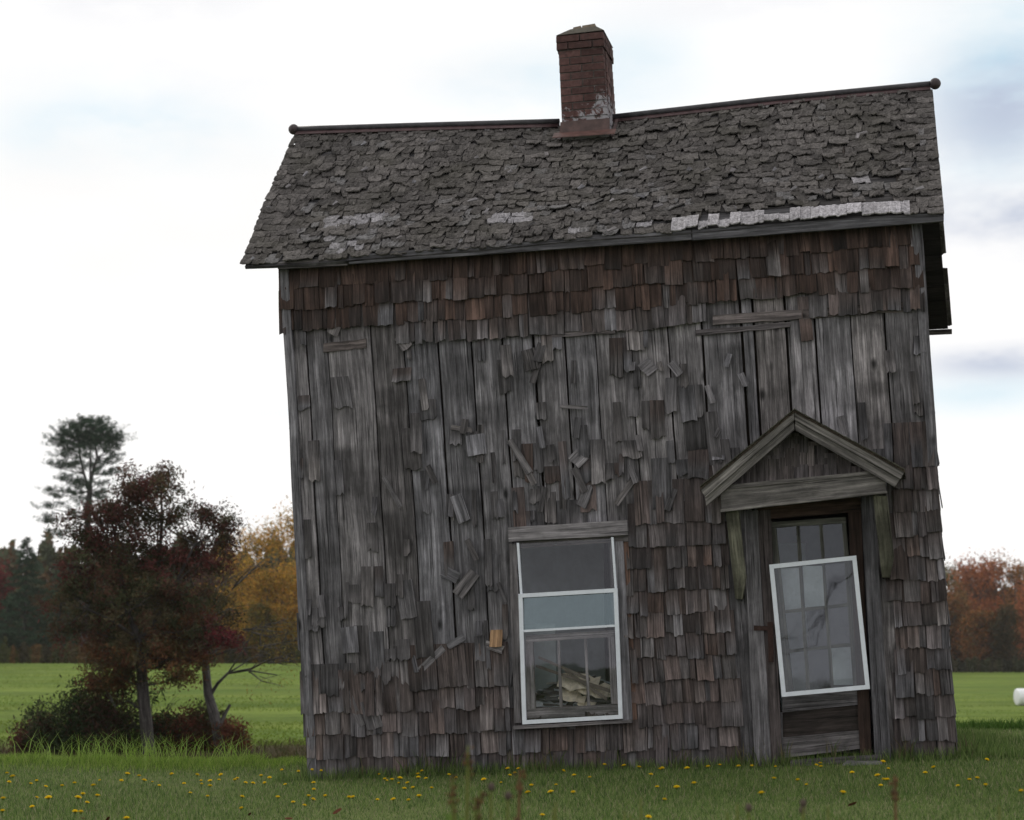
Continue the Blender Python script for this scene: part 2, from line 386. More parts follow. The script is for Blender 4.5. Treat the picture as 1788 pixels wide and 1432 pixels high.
hh = .045 * (1 + .55 * pn)
g = blades('lawn_grass', 0, pts, hh, .0075, GR, .6, 11); tag(g, 'short mown green lawn grass in front of the old house', 'grass', kind='stuff')
# taller fringe round the foot of the house and tall grass at the ditch edge
fr = []
for _ in range(5200):
    s_ = random.random(); lx = -2.0 + 6.0 * s_; ld = -abs(random.gauss(0, .09)) - .01
    p_ = HO + eX * lx + nD * ld; fr.append((p_[0], p_[1]))
for _ in range(2500):
    lx = 3.5 + abs(random.gauss(0, .2)); ld = random.uniform(-.1, 3.4); p_ = HO + eX * lx + nD * ld; fr.append((p_[0], p_[1]))
g = blades('wall_foot_grass', 0, np.array(fr), .11, .008, GR[:4], .5, 12); tag(g, 'slightly longer grass growing along the foot of the shingled wall', 'grass', kind='stuff')
tg = []
for _ in range(24000):
    y = random.gauss(17.0, .55); x = random.uniform(-6.4, -1.75)
    k = .45 + 1.0 * max(0, fn(x * 1.1, 1.)) + .35 * fn(x * 3.1, 4.) + (0 if x < -2.5 else -.3)
    if k < .12: continue
    if x / y < -.335: continue
    tg.append((x, y, k))
tg = np.array(tg); g = blades('tall_grass', 0, tg[:, :2], .19 * tg[:, 2], .0055, [(.17, .27, .045), (.21, .30, .06), (.09, .15, .03), (.13, .21, .04), (.24, .30, .09)], .75, 13, strip=True)
tag(g, 'taller bright green grass at the edge of the lawn left of the house', 'tall grass', kind='stuff')
cl = []
for _ in range(420):
    y = random.gauss(16.9, .35); u_ = random.choice([(-3.9, .25), (-3.3, .15), (-2.75, .12), (-4.3, .3), (-3.6, .1)]); x = random.gauss(*u_)
    cl.append((x, y))
g = blades('seeding_grass', 0, np.array(cl), .30, .007, [(.18, .28, .05), (.22, .31, .08)], .9, 14, strip=True)
tag(g, 'tallest arching grass blades along the lawn edge below the red tree', 'tall grass', kind='stuff')
dp = scatter(16000, 17.5, 20.5, seed=8, x0=3.4, x1=7.5)
g = blades('ditch_weeds', 0, dp, .14, .02, [(.05, .10, .02), (.07, .13, .03)], .9, 15); tag(g, 'low leafy green weeds at the ditch right of the house', 'weeds', kind='stuff')
fp = scatter(70000, 44, 150, .34, 9, 1.5); fk = np.array([fn(a * .035, b * .11, 2.) for a, b in fp]); fp = fp[fk < .12]
g = blades('field_grass', 0, fp, .07, .07, [(.11, .165, .028), (.15, .20, .038), (.125, .18, .03)], .8, 16, colj=.05); tag(g, 'bright green hay field grass beyond the trees', 'grass', kind='stuff')
dg = scatter(30000, 19, 46, .36, 10)
g = blades('dead_grass', 0, dg, .16, .03, [(.06, .05, .025), (.09, .075, .04), (.05, .06, .02)], .9, 17); tag(g, 'brown dead grass in the low ground behind the lawn', 'grass', kind='stuff')

# ------------------------------------------------------------------ the house
house = empty('wooden_house', tuple(HO), -YAW)
tag(house, 'leaning old shingled house with grey weathered walls and mossy shake roof', 'house')
BL, BR = np.array([-1.678, 0, -.10]), np.array([3.443, 0, .12])
TL, TR = np.array([-2.012, 0, 4.27]), np.array([3.288, 0, 4.36])
def Wf(u, v, d=0.0):
    a = BL * (1 - u) + BR * u; b = TL * (1 - u) + TR * u
    p = a * (1 - v) + b * v
    p = p + np.array([.012 * fn(v * 5, u * 2), 0, .012 * fn(u * 6, v * 4, 3)])
    return p + np.array([0, d - .02 * fn(u * 3, v * 3, 9), 0])
def uv_of(px, py):
    q = L(px, py); x, zz = q[0], q[2]; u, v = .5, .5
    for _ in range(12):
        zb = BL[2] * (1 - u) + BR[2] * u; zt = TL[2] * (1 - u) + TR[2] * u; v = (zz - zb) / (zt - zb)
        xl = BL[0] * (1 - v) + TL[0] * v; xr = BR[0] * (1 - v) + TR[0] * v; u = (x - xl) / (xr - xl)
    return u, v
def px_of(p):  # house-frame -> photo position, for looking up the coverage map
    w_ = HO + eX * p[0] + nD * p[1]; X_, Y_, Z_ = w_[0], w_[1], p[2] - EYE
    d = Y_ * math.cos(TH) + Z_ * math.sin(TH); u = -Y_ * math.sin(TH) + Z_ * math.cos(TH)
    return 894 + F * X_ / d, 716 - F * u / d
wu0, wv1 = uv_of(898, 938); wu1, wv0 = uv_of(1082, 1264)
du0, dv1 = uv_of(1338, 893); du1, _ = uv_of(1508, 893); _, dv0 = uv_of(1430, 1332)
HOLES = [(wu0, wu1, wv0, wv1), (du0, du1, dv0, dv1)]
GS = .74
def grey(lo=.12, hi=.25, warm=0.):
    g_ = random.uniform(lo, hi); k = random.uniform(-.03, .05) + warm
    g_ *= GS; return np.array([g_ * (1.0 + k), g_ * (.955 + k * .1), g_ * (1.025 - k)])
def brown(s=1.0):
    s *= random.uniform(.7, 1.3); return np.array([.085, .052, .041]) * s
# sheathing boards
mb = MB()
cuts = [0, .03, .066, .14, .194, .25, .306, .347, .405, .455, .513, .558, .616, .668, .729, .796, .84, .881, .942, 1.0]
cuts = sorted(set([c for c in cuts if all(abs(c - e) > .012 for h in HOLES for e in h[:2])] + [e for h in HOLES for e in h[:2]]))
for a, b in zip(cuts[:-1], cuts[1:]):
    mid = (a + b) / 2; segs = [(0, 1)]
    for h in HOLES:
        if h[0] < mid < h[1]: segs = [(0, h[2]), (h[3], 1)]
    g_ = grey(.135, .225); gap = random.choice([.0009, .0012, .0017, .0023]); dd = random.uniform(-.006, .006)
    for s0, s1 in segs:
        if s1 - s0 < .02: continue
        n = max(4, int((s1 - s0) * 72)); P = np.zeros((4, n, 3)); gh = [random.choice([.72, .85, 1., 1., 1.12, 1.3]) for _ in range(26)]; gr2 = random.uniform(.2, .8); C = np.zeros((4, n, 3))
        for i in range(4):
            for j in range(n):
                u = a + gap + (b - a - 2 * gap) * i / 3; v = s0 + (s1 - s0) * j / (n - 1)
                P[i, j] = Wf(u, v, dd + .004 * math.cos(i * 2.1) + .004 * fn(u * 30, v * 6))
                gi = gh[int(v * 24.3 + .3 * math.sin(a * 70))]; k = (1 + .45 * fn(a * 40, v * 3.5) + .25 * fn(a * 40 + i, v * 11)) * (gi if (i < 2) == (gr2 < .5) else 1 + .5 * (gi - 1)) * (1 - .22 * sm(.12, .0, (v * 24.3) % 1))
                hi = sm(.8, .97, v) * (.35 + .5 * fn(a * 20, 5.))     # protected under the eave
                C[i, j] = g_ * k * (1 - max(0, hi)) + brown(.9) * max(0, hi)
        mb.slab(P, (0, .022, 0), C)
wall = mb.build('front_wall', M_board, house)
mb = MB()   # near-black sheet standing in for the unlit interior behind the gaps
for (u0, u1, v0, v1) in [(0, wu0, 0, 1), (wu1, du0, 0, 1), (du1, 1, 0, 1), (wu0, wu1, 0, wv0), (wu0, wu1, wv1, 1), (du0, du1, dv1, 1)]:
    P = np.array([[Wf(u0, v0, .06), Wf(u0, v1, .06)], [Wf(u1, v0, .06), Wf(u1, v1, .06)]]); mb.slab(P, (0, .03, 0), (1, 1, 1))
mb.build('gap_shade_sheet', M_dark, house)

def shingle(mb, surf, nrm, u0, u1, v0, v1, W_, H_, off0, off1, cols, ragged=.012, rot=0, curl=0, m=4, n=4, th=.008):
    """one shingle on a wall surface; v0 bottom .. v1 top; off0 / off1 distance from wall at bottom / top"""
    P = np.zeros((m, n, 3)); C = np.zeros((m, n, 3)); cu, cv = (u0 + u1) / 2, v1
    rg = [random.uniform(0, ragged) * (random.random() < .8) for _ in range(m)]; tl = random.uniform(-.12, .12) * (u1 - u0)
    ca_, sa_ = math.cos(rot), math.sin(rot)
    for i in range(m):
        s_ = i / (m - 1)
        for j in range(n):
            k = j / (n - 1)
            x = (u0 - cu + (u1 - u0) * s_ + tl * (1 - k)) * W_; y = (v0 - cv + (v1 - v0) * k) * H_ + (rg[i] if j == 0 else 0)
            x, y = x * ca_ - y * sa_, x * sa_ + y * ca_
            o = off0 + (off1 - off0) * k + curl * (abs(s_ - .5) * 2) ** 2 * (1 - k) + .003 * random.random()
            P[i, j] = surf(cu + x / W_, cv + y / H_) + nrm * o
            C[i, j] = cols(k)
    mb.slab(P, -nrm * th, C)
def ccol(g_, b_, e0=.42, e1=.62, dark=0):
    def f(k):
        t_ = min(1, max(0, (k - e0) / (e1 - e0))); c = g_ * (1 - t_) + b_ * t_
        return c * (1 - dark * (1 - k) ** 2)
    return f
FRN = np.array([0, -1., 0]); W0, H0 = 5.2, 4.3
def dens(px, py):
    T = np.interp(px, [500, 700, 900, 1100, 1180, 1240, 1600], [592, 588, 603, 592, 575, 548, 535])
    if py < T: return 1.0
    if px > 1556 and py > 795: return .99
    if px > 1590: return .3
    if 895 < px < 1105 and py > 1262: return .95
    if 1095 < px < 1300 and py > 890: return .97
    if 1095 < px < 1225: return .25 + .45 * sm(600, 880, py)
    if px > 1225: return .06 + .3 * (px < 1300 and py > 830)
    if px < 720:
        if py > 1200: return .97
        if py > 1100: return .8
        if py > 1030: return .45
        if px < 548: return .12
        return .04
    if px < 890:
        if py > 1170: return .97
        if py > 1080: return .6
        if py > 900: return .10
        return .10 + .3 * sm(620, 880, py) + .3 * (py < 640)
    if py > 820: return .8
    return (.12 if px < 960 or px > 1060 else .06) + .35 * sm(650, 820, py) + .25 * (py < 640)
mb = MB(); rows = 24; front_sh = 0
def inhole(u, v):
    return any(h[0] - .012 < u < h[1] + .012 and h[2] - .004 < v < h[3] + .004 for h in HOLES)
def door_zone(px, py): return 1262 + (py - 890) * .07 < px < 1545 + (py - 860) * .045 and py > 868
for k in range(rows):                       # k = 0 lowest course
    vb = k / rows * .985; u = random.uniform(-.01, 0) - .004
    ve = 1 / rows
    while u < .999:
        wd = random.choice([.045, .06, .07, .085, .1, .12, .15]) / W0 * random.uniform(.85, 1.15)
        if k >= rows - 1: wd *= 1.25
        u1 = min(u + wd, 1.003)
        if u1 - u < .006: u = u1; continue
        cu = (u + u1) / 2; px, py = px_of(Wf(cu, vb + ve * .4)); D_ = dens(px, py)
        if inhole(cu, vb + ve * .5) or door_zone(px, py) or inhole(u + .002, vb + ve * .3) or inhole(u1 - .002, vb + ve * .3): u = u1; continue
        full = D_ > .9
        cl_ = .5 + .5 * fn(cu * 9, vb * 14, 7) * 2
        if random.random() < D_ * (1 if full else min(1.8, .2 + cl_ * 1.3)):
            top = 1 - sm(430, 560, py - .06 * (1600 - px))            # under the eave: unweathered brown, with eave shade darkened into it
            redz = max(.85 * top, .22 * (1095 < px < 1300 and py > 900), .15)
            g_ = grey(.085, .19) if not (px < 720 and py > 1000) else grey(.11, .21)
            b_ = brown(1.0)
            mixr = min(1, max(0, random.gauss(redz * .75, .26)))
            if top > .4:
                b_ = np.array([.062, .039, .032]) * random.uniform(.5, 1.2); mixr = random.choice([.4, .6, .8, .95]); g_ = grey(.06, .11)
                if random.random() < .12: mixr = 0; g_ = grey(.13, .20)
            if not full:
                mixr = 0 if random.random() < .82 else .7; b_ = g_ * random.uniform(.55, .9) if random.random() < .8 else b_
                g_ = grey(.10, .19)
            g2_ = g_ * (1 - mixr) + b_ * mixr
            lng = 2.0 if full else random.choice([.9, 1.3, 1.7, 2.0])
            rot = random.gauss(0, .010 if full else .022)
            if not full and random.random() < .05: rot = random.gauss(0, .25)
            jb = random.gauss(0, .0022 if full else .010)
            off0 = random.uniform(.024, .042) if full else random.uniform(.012, .034)
            if random.random() < .07: off0 += .03
            sub = 1 if random.random() < .6 or not full else 2
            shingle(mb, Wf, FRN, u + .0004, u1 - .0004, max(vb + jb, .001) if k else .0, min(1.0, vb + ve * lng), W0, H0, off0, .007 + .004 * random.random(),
                    ccol(g2_ * random.uniform(.75, 1.35), b_ if top > .4 else (b_ * .35 + g_ * .35), *( (.5, .7) if random.random() < .3 or not full else (random.uniform(.05, .25), random.uniform(.38, .55))), random.choice([0, 0, .3, .5, -.3])), .016 if full else .035, rot, random.uniform(0, .012), m=5)  # darker upper part: weathering plus painted shade of the course above
            front_sh += 1
        u = u1
mb.build('shingle_cladding', M_shingle, house)
# boards / battens and stray broken pieces left on the bare sheathing
for (x0, y0, x1, y1, hgt, d_) in [(1215, 577, 1380, 563, 9, .014), (1245, 551, 1400, 541, 17, .02), (1402, 541, 1590, 527, 17, .018), (566, 600, 640, 592, 16, .018), (965, 574, 1075, 566, 16, .02)]:
    mb = MB(); cs = [L(x0, y0), L(x1, y1), L(x1, y1 + hgt), L(x0, y0 + hgt)]
    P = np.array([[cs[0], cs[1]], [cs[3], cs[2]]]) + np.array([0, -d_, 0])
    n = 8; P = np.array([[P[i, 0] * (1 - j / (n - 1)) + P[i, 1] * j / (n - 1) + np.array([0, 0, .012 * fn(j * .9, i + x0)]) for j in range(n)] for i in range(2)])
    mb.slab(P, (0, .015, 0), grey(.12, .17) * .7 + brown(.6) * .4); mb.build('batten', M_board, house)
stray = [(845, 1018, 22, 50, -38, 1.3), (760, 1005, 20, 34, 60, 1.1), (893, 940, 16, 60, 68, 1.0), (800, 1150, 12, 60, -52, 1.1), (835, 1132, 14, 34, 68, 1.4), (828, 1120, 12, 34, -65, 1.2), (790, 888, 22, 50, 18, 1.5),
         (877, 800, 12, 70, 28, 1.1), (896, 822, 12, 60, 25, 1.3), (830, 778, 34, 38, 6, 1.6), (770, 752, 8, 40, 80, 1.3), (955, 715, 6, 50, 82, 1.4), (1150, 640, 26, 24, -52, 1.5), (1163, 645, 14, 30, 35, 1.4),
         (1278, 630, 10, 24, -16, 1.3), (1290, 665, 11, 26, 18, 1.6), (1232, 690, 10, 34, 14, 1.3), (1170, 790, 12, 40, 3, 2.1), (1095, 830, 10, 34, 18, 1.3), (1130, 855, 10, 60, -38, 1.2), (600, 570, 22, 30, -30, 1.3),
         (693, 600, 22, 30, 30, 1.6), (660, 862, 8, 62, 28, 1.3), (1030, 800, 26, 26, -50, 1.5), (995, 840, 12, 46, 22, 1.3), (955, 615, 16, 34, -20, .8), (920, 630, 24, 40, 12, .7), (610, 1118, 30, 46, 5, 1.35),
         (598, 1240, 12, 64, 22, 1.4), (625, 1230, 30, 90, 12, 1.1), (870, 1115, 22, 30, 0, 0), (1150, 640, 8, 18, 10, 1.2), (1465, 745, 12, 34, 12, 1.7), (1480, 765, 8, 28, -10, 1.3), (1105, 640, 10, 18, 0, 1.3), (1112, 775, 9, 30, 8, 1.4), (1042, 862, 20, 50, -22, 1.2), (940, 765, 10, 40, 10, 1.2), (1255, 800, 22, 10, 0, 1.2), (720, 1160, 8, 30, 12, 1.3), (900, 1180, 5, 40, -10, 1.1), (1240, 830, 20, 60, 62, 1.0)]
for _ in range(16):
    px = random.uniform(720, 1300); py = random.uniform(600, 880)
    if random.random() < .3: px, py = random.uniform(545, 880), random.uniform(880, 1180)
    stray.append((px, py, random.uniform(4, 13), random.uniform(18, 46), random.gauss(0, 14), random.uniform(.6, 1.2)))
for (px, py, w_, h_, an, br_) in stray:
    mb = MB(); u, v = uv_of(px, py); hw = w_ * .0047 / W0; hl = h_ * .0047 / H0
    c_ = grey(.10, .15) * min(br_, 1.5) if br_ > 0 else np.array([.24, .15, .085])
    top = v + hl * .5 * math.cos(R(an)); uo = u + (hl * H0 * .5 * math.sin(R(an))) / W0
    shingle(mb, Wf, FRN, uo - hw / 2, uo + hw / 2, top - hl, top, W0, H0, random.uniform(.025, .055), random.uniform(.012, .025), lambda k, c_=c_: c_, .012, R(an), random.uniform(0, .01), th=.006); mb.build('loose_shingle', M_shingle, house)


# corner boards at the front corners
mb = MB()
def strip(pts0, pts1, th, col, n=2):
    P = np.array([pts0, pts1]); mb.slab(P, th, col)
for a, b, sgn in ((0, 1, -1),):
    n = 16
    strip([Wf(-.006, j / (n - 1), -.036) + np.array([0, 0, 0]) for j in range(n)], [Wf(.0085, j / (n - 1), -.036 + .006 * fn(j)) for j in range(n)], (0, .03, 0), grey(.17, .2))
    mb.build('corner_board', M_board, house); mb = MB()
    strip([Wf(.9915, j / (n - 1), -.03) for j in range(n)][8:], [Wf(1.006, j / (n - 1), -.03) for j in range(n)][8:], (0, .03, 0), grey(.16, .2))
mb.build('corner_board', M_board, house)

# side and back walls
BBL, BBR = np.array([-1.71, 3.4, -.10]), np.array([3.462, 3.4, .05]); BTL, BTR = np.array([-2.04, 3.4, 4.16]), np.array([3.315, 3.4, 4.2])
def side_surf(f0, f1, b0, b1):
    def s_(u, v):
        a = f0 * (1 - u) + b0 * u; b = f1 * (1 - u) + b1 * u; p_ = a * (1 - v) + b * v
        return p_ + np.array([.018 * fn(u * 3, v * 5, f0[0]), 0, 0])
    return s_
for nm, f0, f1, b0, b1, nr in (('side_wall', BR, TR, BBR, BTR, 1), ('side_wall', BL, TL, BBL, BTL, -1)):
    sf = side_surf(f0, f1, b0, b1); nv = np.array([nr * 1., 0, 0]); mb = MB()
    holes = [] if nr > 0 else [(.35, .6, .3, .62)]  # unseen opening added in the left wall to let light into the room
    us = np.linspace(0, 1, 14)
    for a, b in zip(us[:-1], us[1:]):
        mid = (a + b) / 2
        segs = [(0, 1)]
        for h in holes:
            if h[0] < mid < h[1]: segs = [(0, h[2]), (h[3], 1)]
        for s0, s1 in segs:
            P = np.array([[sf(x_, s0 + (s1 - s0) * j / 11) for j in range(12)] for x_ in (a + .001, b - .001)])
            mb.slab(P, -nv * .022, grey(.12, .2))
    # gable boards up to the ridge
    for i in range(14):
        y0, y1 = 3.4 * i / 14 + .004, 3.4 * (i + 1) / 14 - .004
        zt = lambda y_: (5.72 - abs(y_ - 1.8) * .83)
        x_ = (f1[0] + b1[0]) / 2
        P = np.array([[(x_, y0, 4.15), (x_, y0, zt(y0))], [(x_, y1, 4.15), (x_, y1, zt(y1))]]); mb.slab(P, -nv * .022, grey(.12, .18))
    mb.build(nm, M_board, house)
    mb = MB()
    for k in range(24):
        vb = k / 24; u = 0.0
        while u < 1:
            u1 = min(1, u + random.uniform(.08, .18) / 3.4); cu = (u + u1) / 2
            if u1 - u > .01 and random.random() < (.93 if nr > 0 else .8) and not any(h[0] - .02 < cu < h[1] + .02 and h[2] - .05 < vb < h[3] for h in holes):
                shingle(mb, sf, nv, u, u1, vb + random.gauss(0, .002), min(1, vb + 1.9 / 24), 3.4, 4.2, random.uniform(.012, .018) + (.018 if random.random() < .06 else 0), .006, ccol(grey(.12, .24), brown(1), .5, .7), .012, 0, .004, 3, 3)
            u = u1
    mb.build('side_cladding', M_shingle, house)
mb = MB()
for i in range(22):
    u0, u1 = i / 22 + .001, (i + 1) / 22 - .001; f = lambda u, v: (BBL * (1 - u) + BBR * u) * (1 - v) + (BTL * (1 - u) + BTR * u) * v
    mb.slab(np.array([[f(u0, 0), f(u0, 1)], [f(u1, 0), f(u1, 1)]])[::-1], (0, -.022, 0), grey(.12, .2))
mb.build('back_wall', M_board, house)
mb = MB()   # inside: floor, ceiling, plastered partitions
mb.slab(np.array([[(-1.65, .12, .22), (-1.65, 3.3, .22)], [(3.38, .12, .22), (3.38, 3.3, .22)]]), (0, 0, -.03), (1, 1, 1)); mb.build('inner_floor', M_lilac, house)
mb = MB(); mb.slab(np.array([[(-1.9, .12, 2.45), (-1.9, 3.3, 2.45)], [(3.3, .12, 2.45), (3.3, 3.3, 2.45)]]), (0, 0, .03), (1, 1, 1)); mb.build('inner_ceiling', M_lilac, house)
mb = MB(); mb.slab(np.array([[(-1.8, 2.6, .25), (-1.8, 2.6, 2.43)], [(.28, 2.6, .25), (.28, 2.6, 2.43)]]), (0, .06, 0), (1, 1, 1)); mb.build('plaster_wall', M_plaster, house); mb = MB()
mb.slab(np.array([[(1.9, 1.6, .25), (1.9, 1.6, 1.9)], [(2.25, 1.6, .25), (2.25, 1.6, 1.9)]]), (0, .06, 0), (1, 1, 1)); mb.build('plaster_wall', M_plaster, house)
mb = MB(); mb.slab(np.array([[(.34, 3.0, .25), (.34, 3.0, 2.43)], [(3.3, 3.0, .25), (3.3, 3.0, 2.43)]]), (0, .06, 0), (1, 1, 1)); mb.build('papered_wall', M_lilac, house)
mb = MB(); a_, b_ = L(921, 1250, .62), L(974, 1250, .62); c_, d_ = L(915, 1090, .62), L(969, 1090, .62); mb.slab(np.array([[a_, c_], [b_, d_]]), (0, .03, 0), (1, 1, 1)); mb.build('plaster_wall_piece', M_plaster, house)  # pale wall piece added close behind the left pane to lighten it
for x0, y0, x1, y1 in ((1362, 992, 1396, 1066), (1402, 988, 1440, 1060), (1448, 1130, 1490, 1196)):  # pale panels added behind some door panes to make them read brighter
    mb = MB(); mb.slab(np.array([[L(x0 + 4, y1, .16), L(x0, y0, .16)], [L(x1 + 4, y1, .16), L(x1, y0, .16)]]), (0, .01, 0), (1, 1, 1)); mb.build('pale_pane_panel', M_plaster, house)

# ------------------------------------------------------------------ roof
EAV = [(420, 464), (483, 461), (610, 453), (870, 432), (1010, 418), (1200, 403), (1450, 386), (1648, 374)]
EVP = np.array([L(x, y, -.17) for x, y in EAV])
RDG = np.array([[-2.62, 1.8, 6.0], [-1.4, 1.8, 5.95], [.02, 1.8, 5.885], [.54, 1.8, 5.89], [2.0, 1.8, 5.95], [3.462, 1.8, 5.985]])
def poly(Pn, x):
    return np.array([x, np.interp(x, Pn[:, 0], Pn[:, 1]), np.interp(x, Pn[:, 0], Pn[:, 2])])
def Sf(u, v):
    e = poly(EVP, EVP[0, 0] + (EVP[-1, 0] - EVP[0, 0]) * u); r = poly(RDG, RDG[0, 0] + (RDG[-1, 0] - RDG[0, 0]) * u)
    p_ = e * (1 - v) + r * v
    b = .03 * fn(u * 4, v * 3, 2) - .03 * math.sin(math.pi * v)
    return p_ + np.array([-.02 * math.sin(math.pi * v) * (1 - u), 0, b])
BEL, BER = np.array([-2.66, 3.78, 4.12]), np.array([3.60, 3.8, 4.165])
def Sb(u, v):
    e = BEL * (1 - u) + BER * u; r = poly(RDG, RDG[0, 0] + (RDG[-1, 0] - RDG[0, 0]) * u); return e * (1 - v) + r * v + np.array([0, 0, .01 * fn(u * 4, v * 3, 5)])
NF = np.array([0, -.66, .75]); NB = np.array([0, .66, .75])
mb = MB()
for sf, nv in ((Sf, NF), (Sb, NB)):      # roof boards running lengthwise
    nb = 15
    for k in range(nb):
        v0, v1 = k / nb + .002, (k + 1) / nb - .002
        P = np.array([[sf(.006 + .988 * i / 23, v) - nv * .012 for i in range(24)] for v in (v0, v1)])
        mb.slab(P, -nv * .025, grey(.05, .10) if sf is Sf else (.012, .010, .009))
rf = mb.build('roof', M_board, house)
# rafters and rake boards
mb = MB()
for i in range(12):
    u = .085 + .86 * i / 11
    for sf, nv, vv0 in ((Sf, NF, .04), (Sb, NB, .0)):
        a, b = sf(u, vv0) - nv * .04, sf(u, .98) - nv * .04; x_ = np.array([.025, 0, 0])
        mb.slab(np.array([[a - x_, b - x_], [a + x_, b + x_]]), -nv * .09, (.05, .04, .035))
mb.build('rafter', M_board, house)
mb = MB()
def roofcol(u, v):
    k = .090 + .022 * fn(u * 8, v * 6, 1) + random.uniform(-.034, .034)
    return np.array([k * 1.07, k * .98, k * .95])
NR = 24
for fi, (sf, nv) in enumerate(((Sf, NF), (Sb, NB))):
    nr = NR if fi == 0 else 13
    for k in range(nr):
        vb = k / nr; u = -.001
        ln = 6.0
        while u < 1.0:
            wd = random.choice([.05, .06, .08, .09, .1, .12, .15]) / ln * random.uniform(.85, 1.15); u1 = min(1.003, u + wd)
            if 1.0 - u1 < .012: u1 = 1.001
            if fi == 0 and k == 0 and .63 < u < .963: u1 = u + random.uniform(.07, .125) / ln
            if u1 - u < .004: u = u1; continue
            cu = (u + u1) / 2; c_ = roofcol(cu, vb); lift = random.uniform(.006, .020) + (.02 if random.random() < .08 else 0); skip = random.random() < .012; rag = .34
            curl = random.uniform(-.006, .012); light = 0
            if fi == 0:
                lw = (vb < .36) and fn(cu * 14, vb * 7, 8) > .12
                if lw and random.random() < .45: light = random.uniform(.3, 1.0)
                elif random.random() < .02: light = random.uniform(.4, 1)
                if k == 0 and .635 < cu < .963: light = random.uniform(1.7, 2.7); curl = .01 * random.random(); lift = random.uniform(.02, .04); rag = .3
                if k in (0, 1) and .49 < cu < .60 and random.random() < .7: light = random.uniform(.8, 1.39)
                if k == 1 and .60 < cu < .955: skip = True
                if k == 0 and .635 < cu < .963 and random.random() < .035: skip = True
                if k == 2 and (.66 < cu < .95): skip = random.random() < .8
                if k == 3 and .82 < cu < .93: skip = random.random() < .7
                if k == 2 and .70 < cu < .80 and random.random() < .3: skip = True
                if k in (6, 7) and .90 < cu < .95: skip = True
                if k in (6, 7) and .12 < cu < .205: light = random.uniform(1.0, 1.38); lift = .008; curl = 0
                if k in (4, 5) and .365 < cu < .42: light = random.uniform(1., 1.5); lift = .01; curl = 0
                if k in (1, 2, 3) and .12 < cu < .18 and random.random() < .7: light = random.uniform(.7, 1.3)
                if k == 7 and .875 < cu < .895: light = 1.6
            if skip: u = u1; continue
            if light: c_ = c_ * (1 - min(1, light)) + np.array([.17, .165, .17]) * light if light <= 1 else np.array([.24, .23, .245]) * (.45 + .6 * light)
            m, n = 6, 4; P = np.zeros((m, n, 3)); nse = random.uniform(0, 90); vt = vb + (1.9 if fi == 0 else 1.6) / nr + (1.3 / nr if light > 1.4 and k == 0 and random.random() < .8 else 0)
            tilt = random.gauss(0, .03); jv = random.gauss(0, .17) / nr + .35 * fn(cu * 16, vb * 9, 12) / nr
            if k == 0: jv = random.uniform(-.06, .16) / nr
            if k == 0 and light > 1.4: jv = random.uniform(-.05, .12) / nr
            edge = u < .035 or u1 > .975; jv = jv * (.4 if edge else 1)
            sk = 0 if edge or (k == 0 and light > 1.4) else random.gauss(0, .22) * (u1 - u) * (3 if random.random() < .08 else 1)
            for i in range(m):
                s_ = i / (m - 1)
                for j in range(n):
                    q = j / (n - 1)
                    v = vb + jv + (vt - vb) * q + (rag * (abs(fn(nse + s_ * 5.3)) * 1.5 + random.uniform(0, .22) + (.05 if i in (0, m - 1) and light < 1.4 else 0)) / nr if j == 0 else 0)
                    o = lift * (1 - q) ** .8 + curl * (abs(s_ - .5) * 2) ** 2 * (1 - q) + .012 * fn(nse + s_ * 4, q * 4) + .008 * (j == 1) + tilt * (s_ - .5) * (1 - q) * .3
                    if k == 0 and light > 1.4: o += -.0 + .014 * q; 
                    vt_ = min(v, .995)
                    P[i, j] = sf(u + (u1 - u) * s_ * .985 + sk * (1 - q), vt_) + nv * (o + (.0 if fi else 0))
            if k == 0 and light > 1.4:
                P[:, 2:] = P[:, 1:2] + (P[:, 2:] - P[:, 1:2]) * .6
            mb.slab(P, -nv * random.uniform(.006, .013), c_)
            u = u1
# scattered fallen splinters lying on the shakes
for _ in range(46):
    u, v = random.random(), random.uniform(.02, .95) ** 1.4; a = random.gauss(.9, .6)
    p_ = Sf(u, v) + NF * .05; l_ = random.uniform(.03, .10); w_ = random.uniform(.012, .035)
    dv = (Sf(u, min(1, v + .05)) - Sf(u, v)); dv /= np.linalg.norm(dv); dx = np.array([1., 0, 0]); e = dx * math.cos(a) + dv * math.sin(a); f_ = -dx * math.sin(a) + dv * math.cos(a)
    mb.slab(np.array([[p_, p_ + e * l_], [p_ + f_ * w_, p_ + f_ * w_ + e * l_ * .9 + NF * .015]]), -NF * .006, grey(.15, .26), mi=1)
mb.build('roof_shakes', [M_shake, M_shingle], house)
# fascia boards
def plankpx(mb, c, d, th, col, grain='h', n=8, wob=.004, m=3):
    """c: TL, TR, BR, BL measured spots at depth d"""
    q = [L(x, y, d) if len((x, y)) == 2 else None for x, y in c]
    a, b, c2, d2 = q; P = np.zeros((m, n, 3)); sd_ = random.uniform(0, 90)
    for i in range(m):
        for j in range(n):
            s_, t_ = (i / (m - 1), j / (n - 1))
            if grain == 'h': p_ = (a * (1 - t_) + b * t_) * s_ + (d2 * (1 - t_) + c2 * t_) * (1 - s_)
            else: p_ = (d2 * (1 - t_) + a * t_) * (1 - s_) + (c2 * (1 - t_) + b * t_) * s_
            P[i, j] = p_ + np.array([wob * fn(sd_ + t_ * 4, s_) if grain == 'v' else 0, wob * .6 * fn(sd_ + t_ * 3, 7), wob * fn(sd_ + t_ * 4, 3 + s_) if grain == 'h' else 0])
    if grain == 'h': P = P[::1]; mb.slab(P[::-1] if False else P.transpose(0, 1, 2), (0, th, 0), col)
    else: mb.slab(P, (0, th, 0), col)
mb = MB()
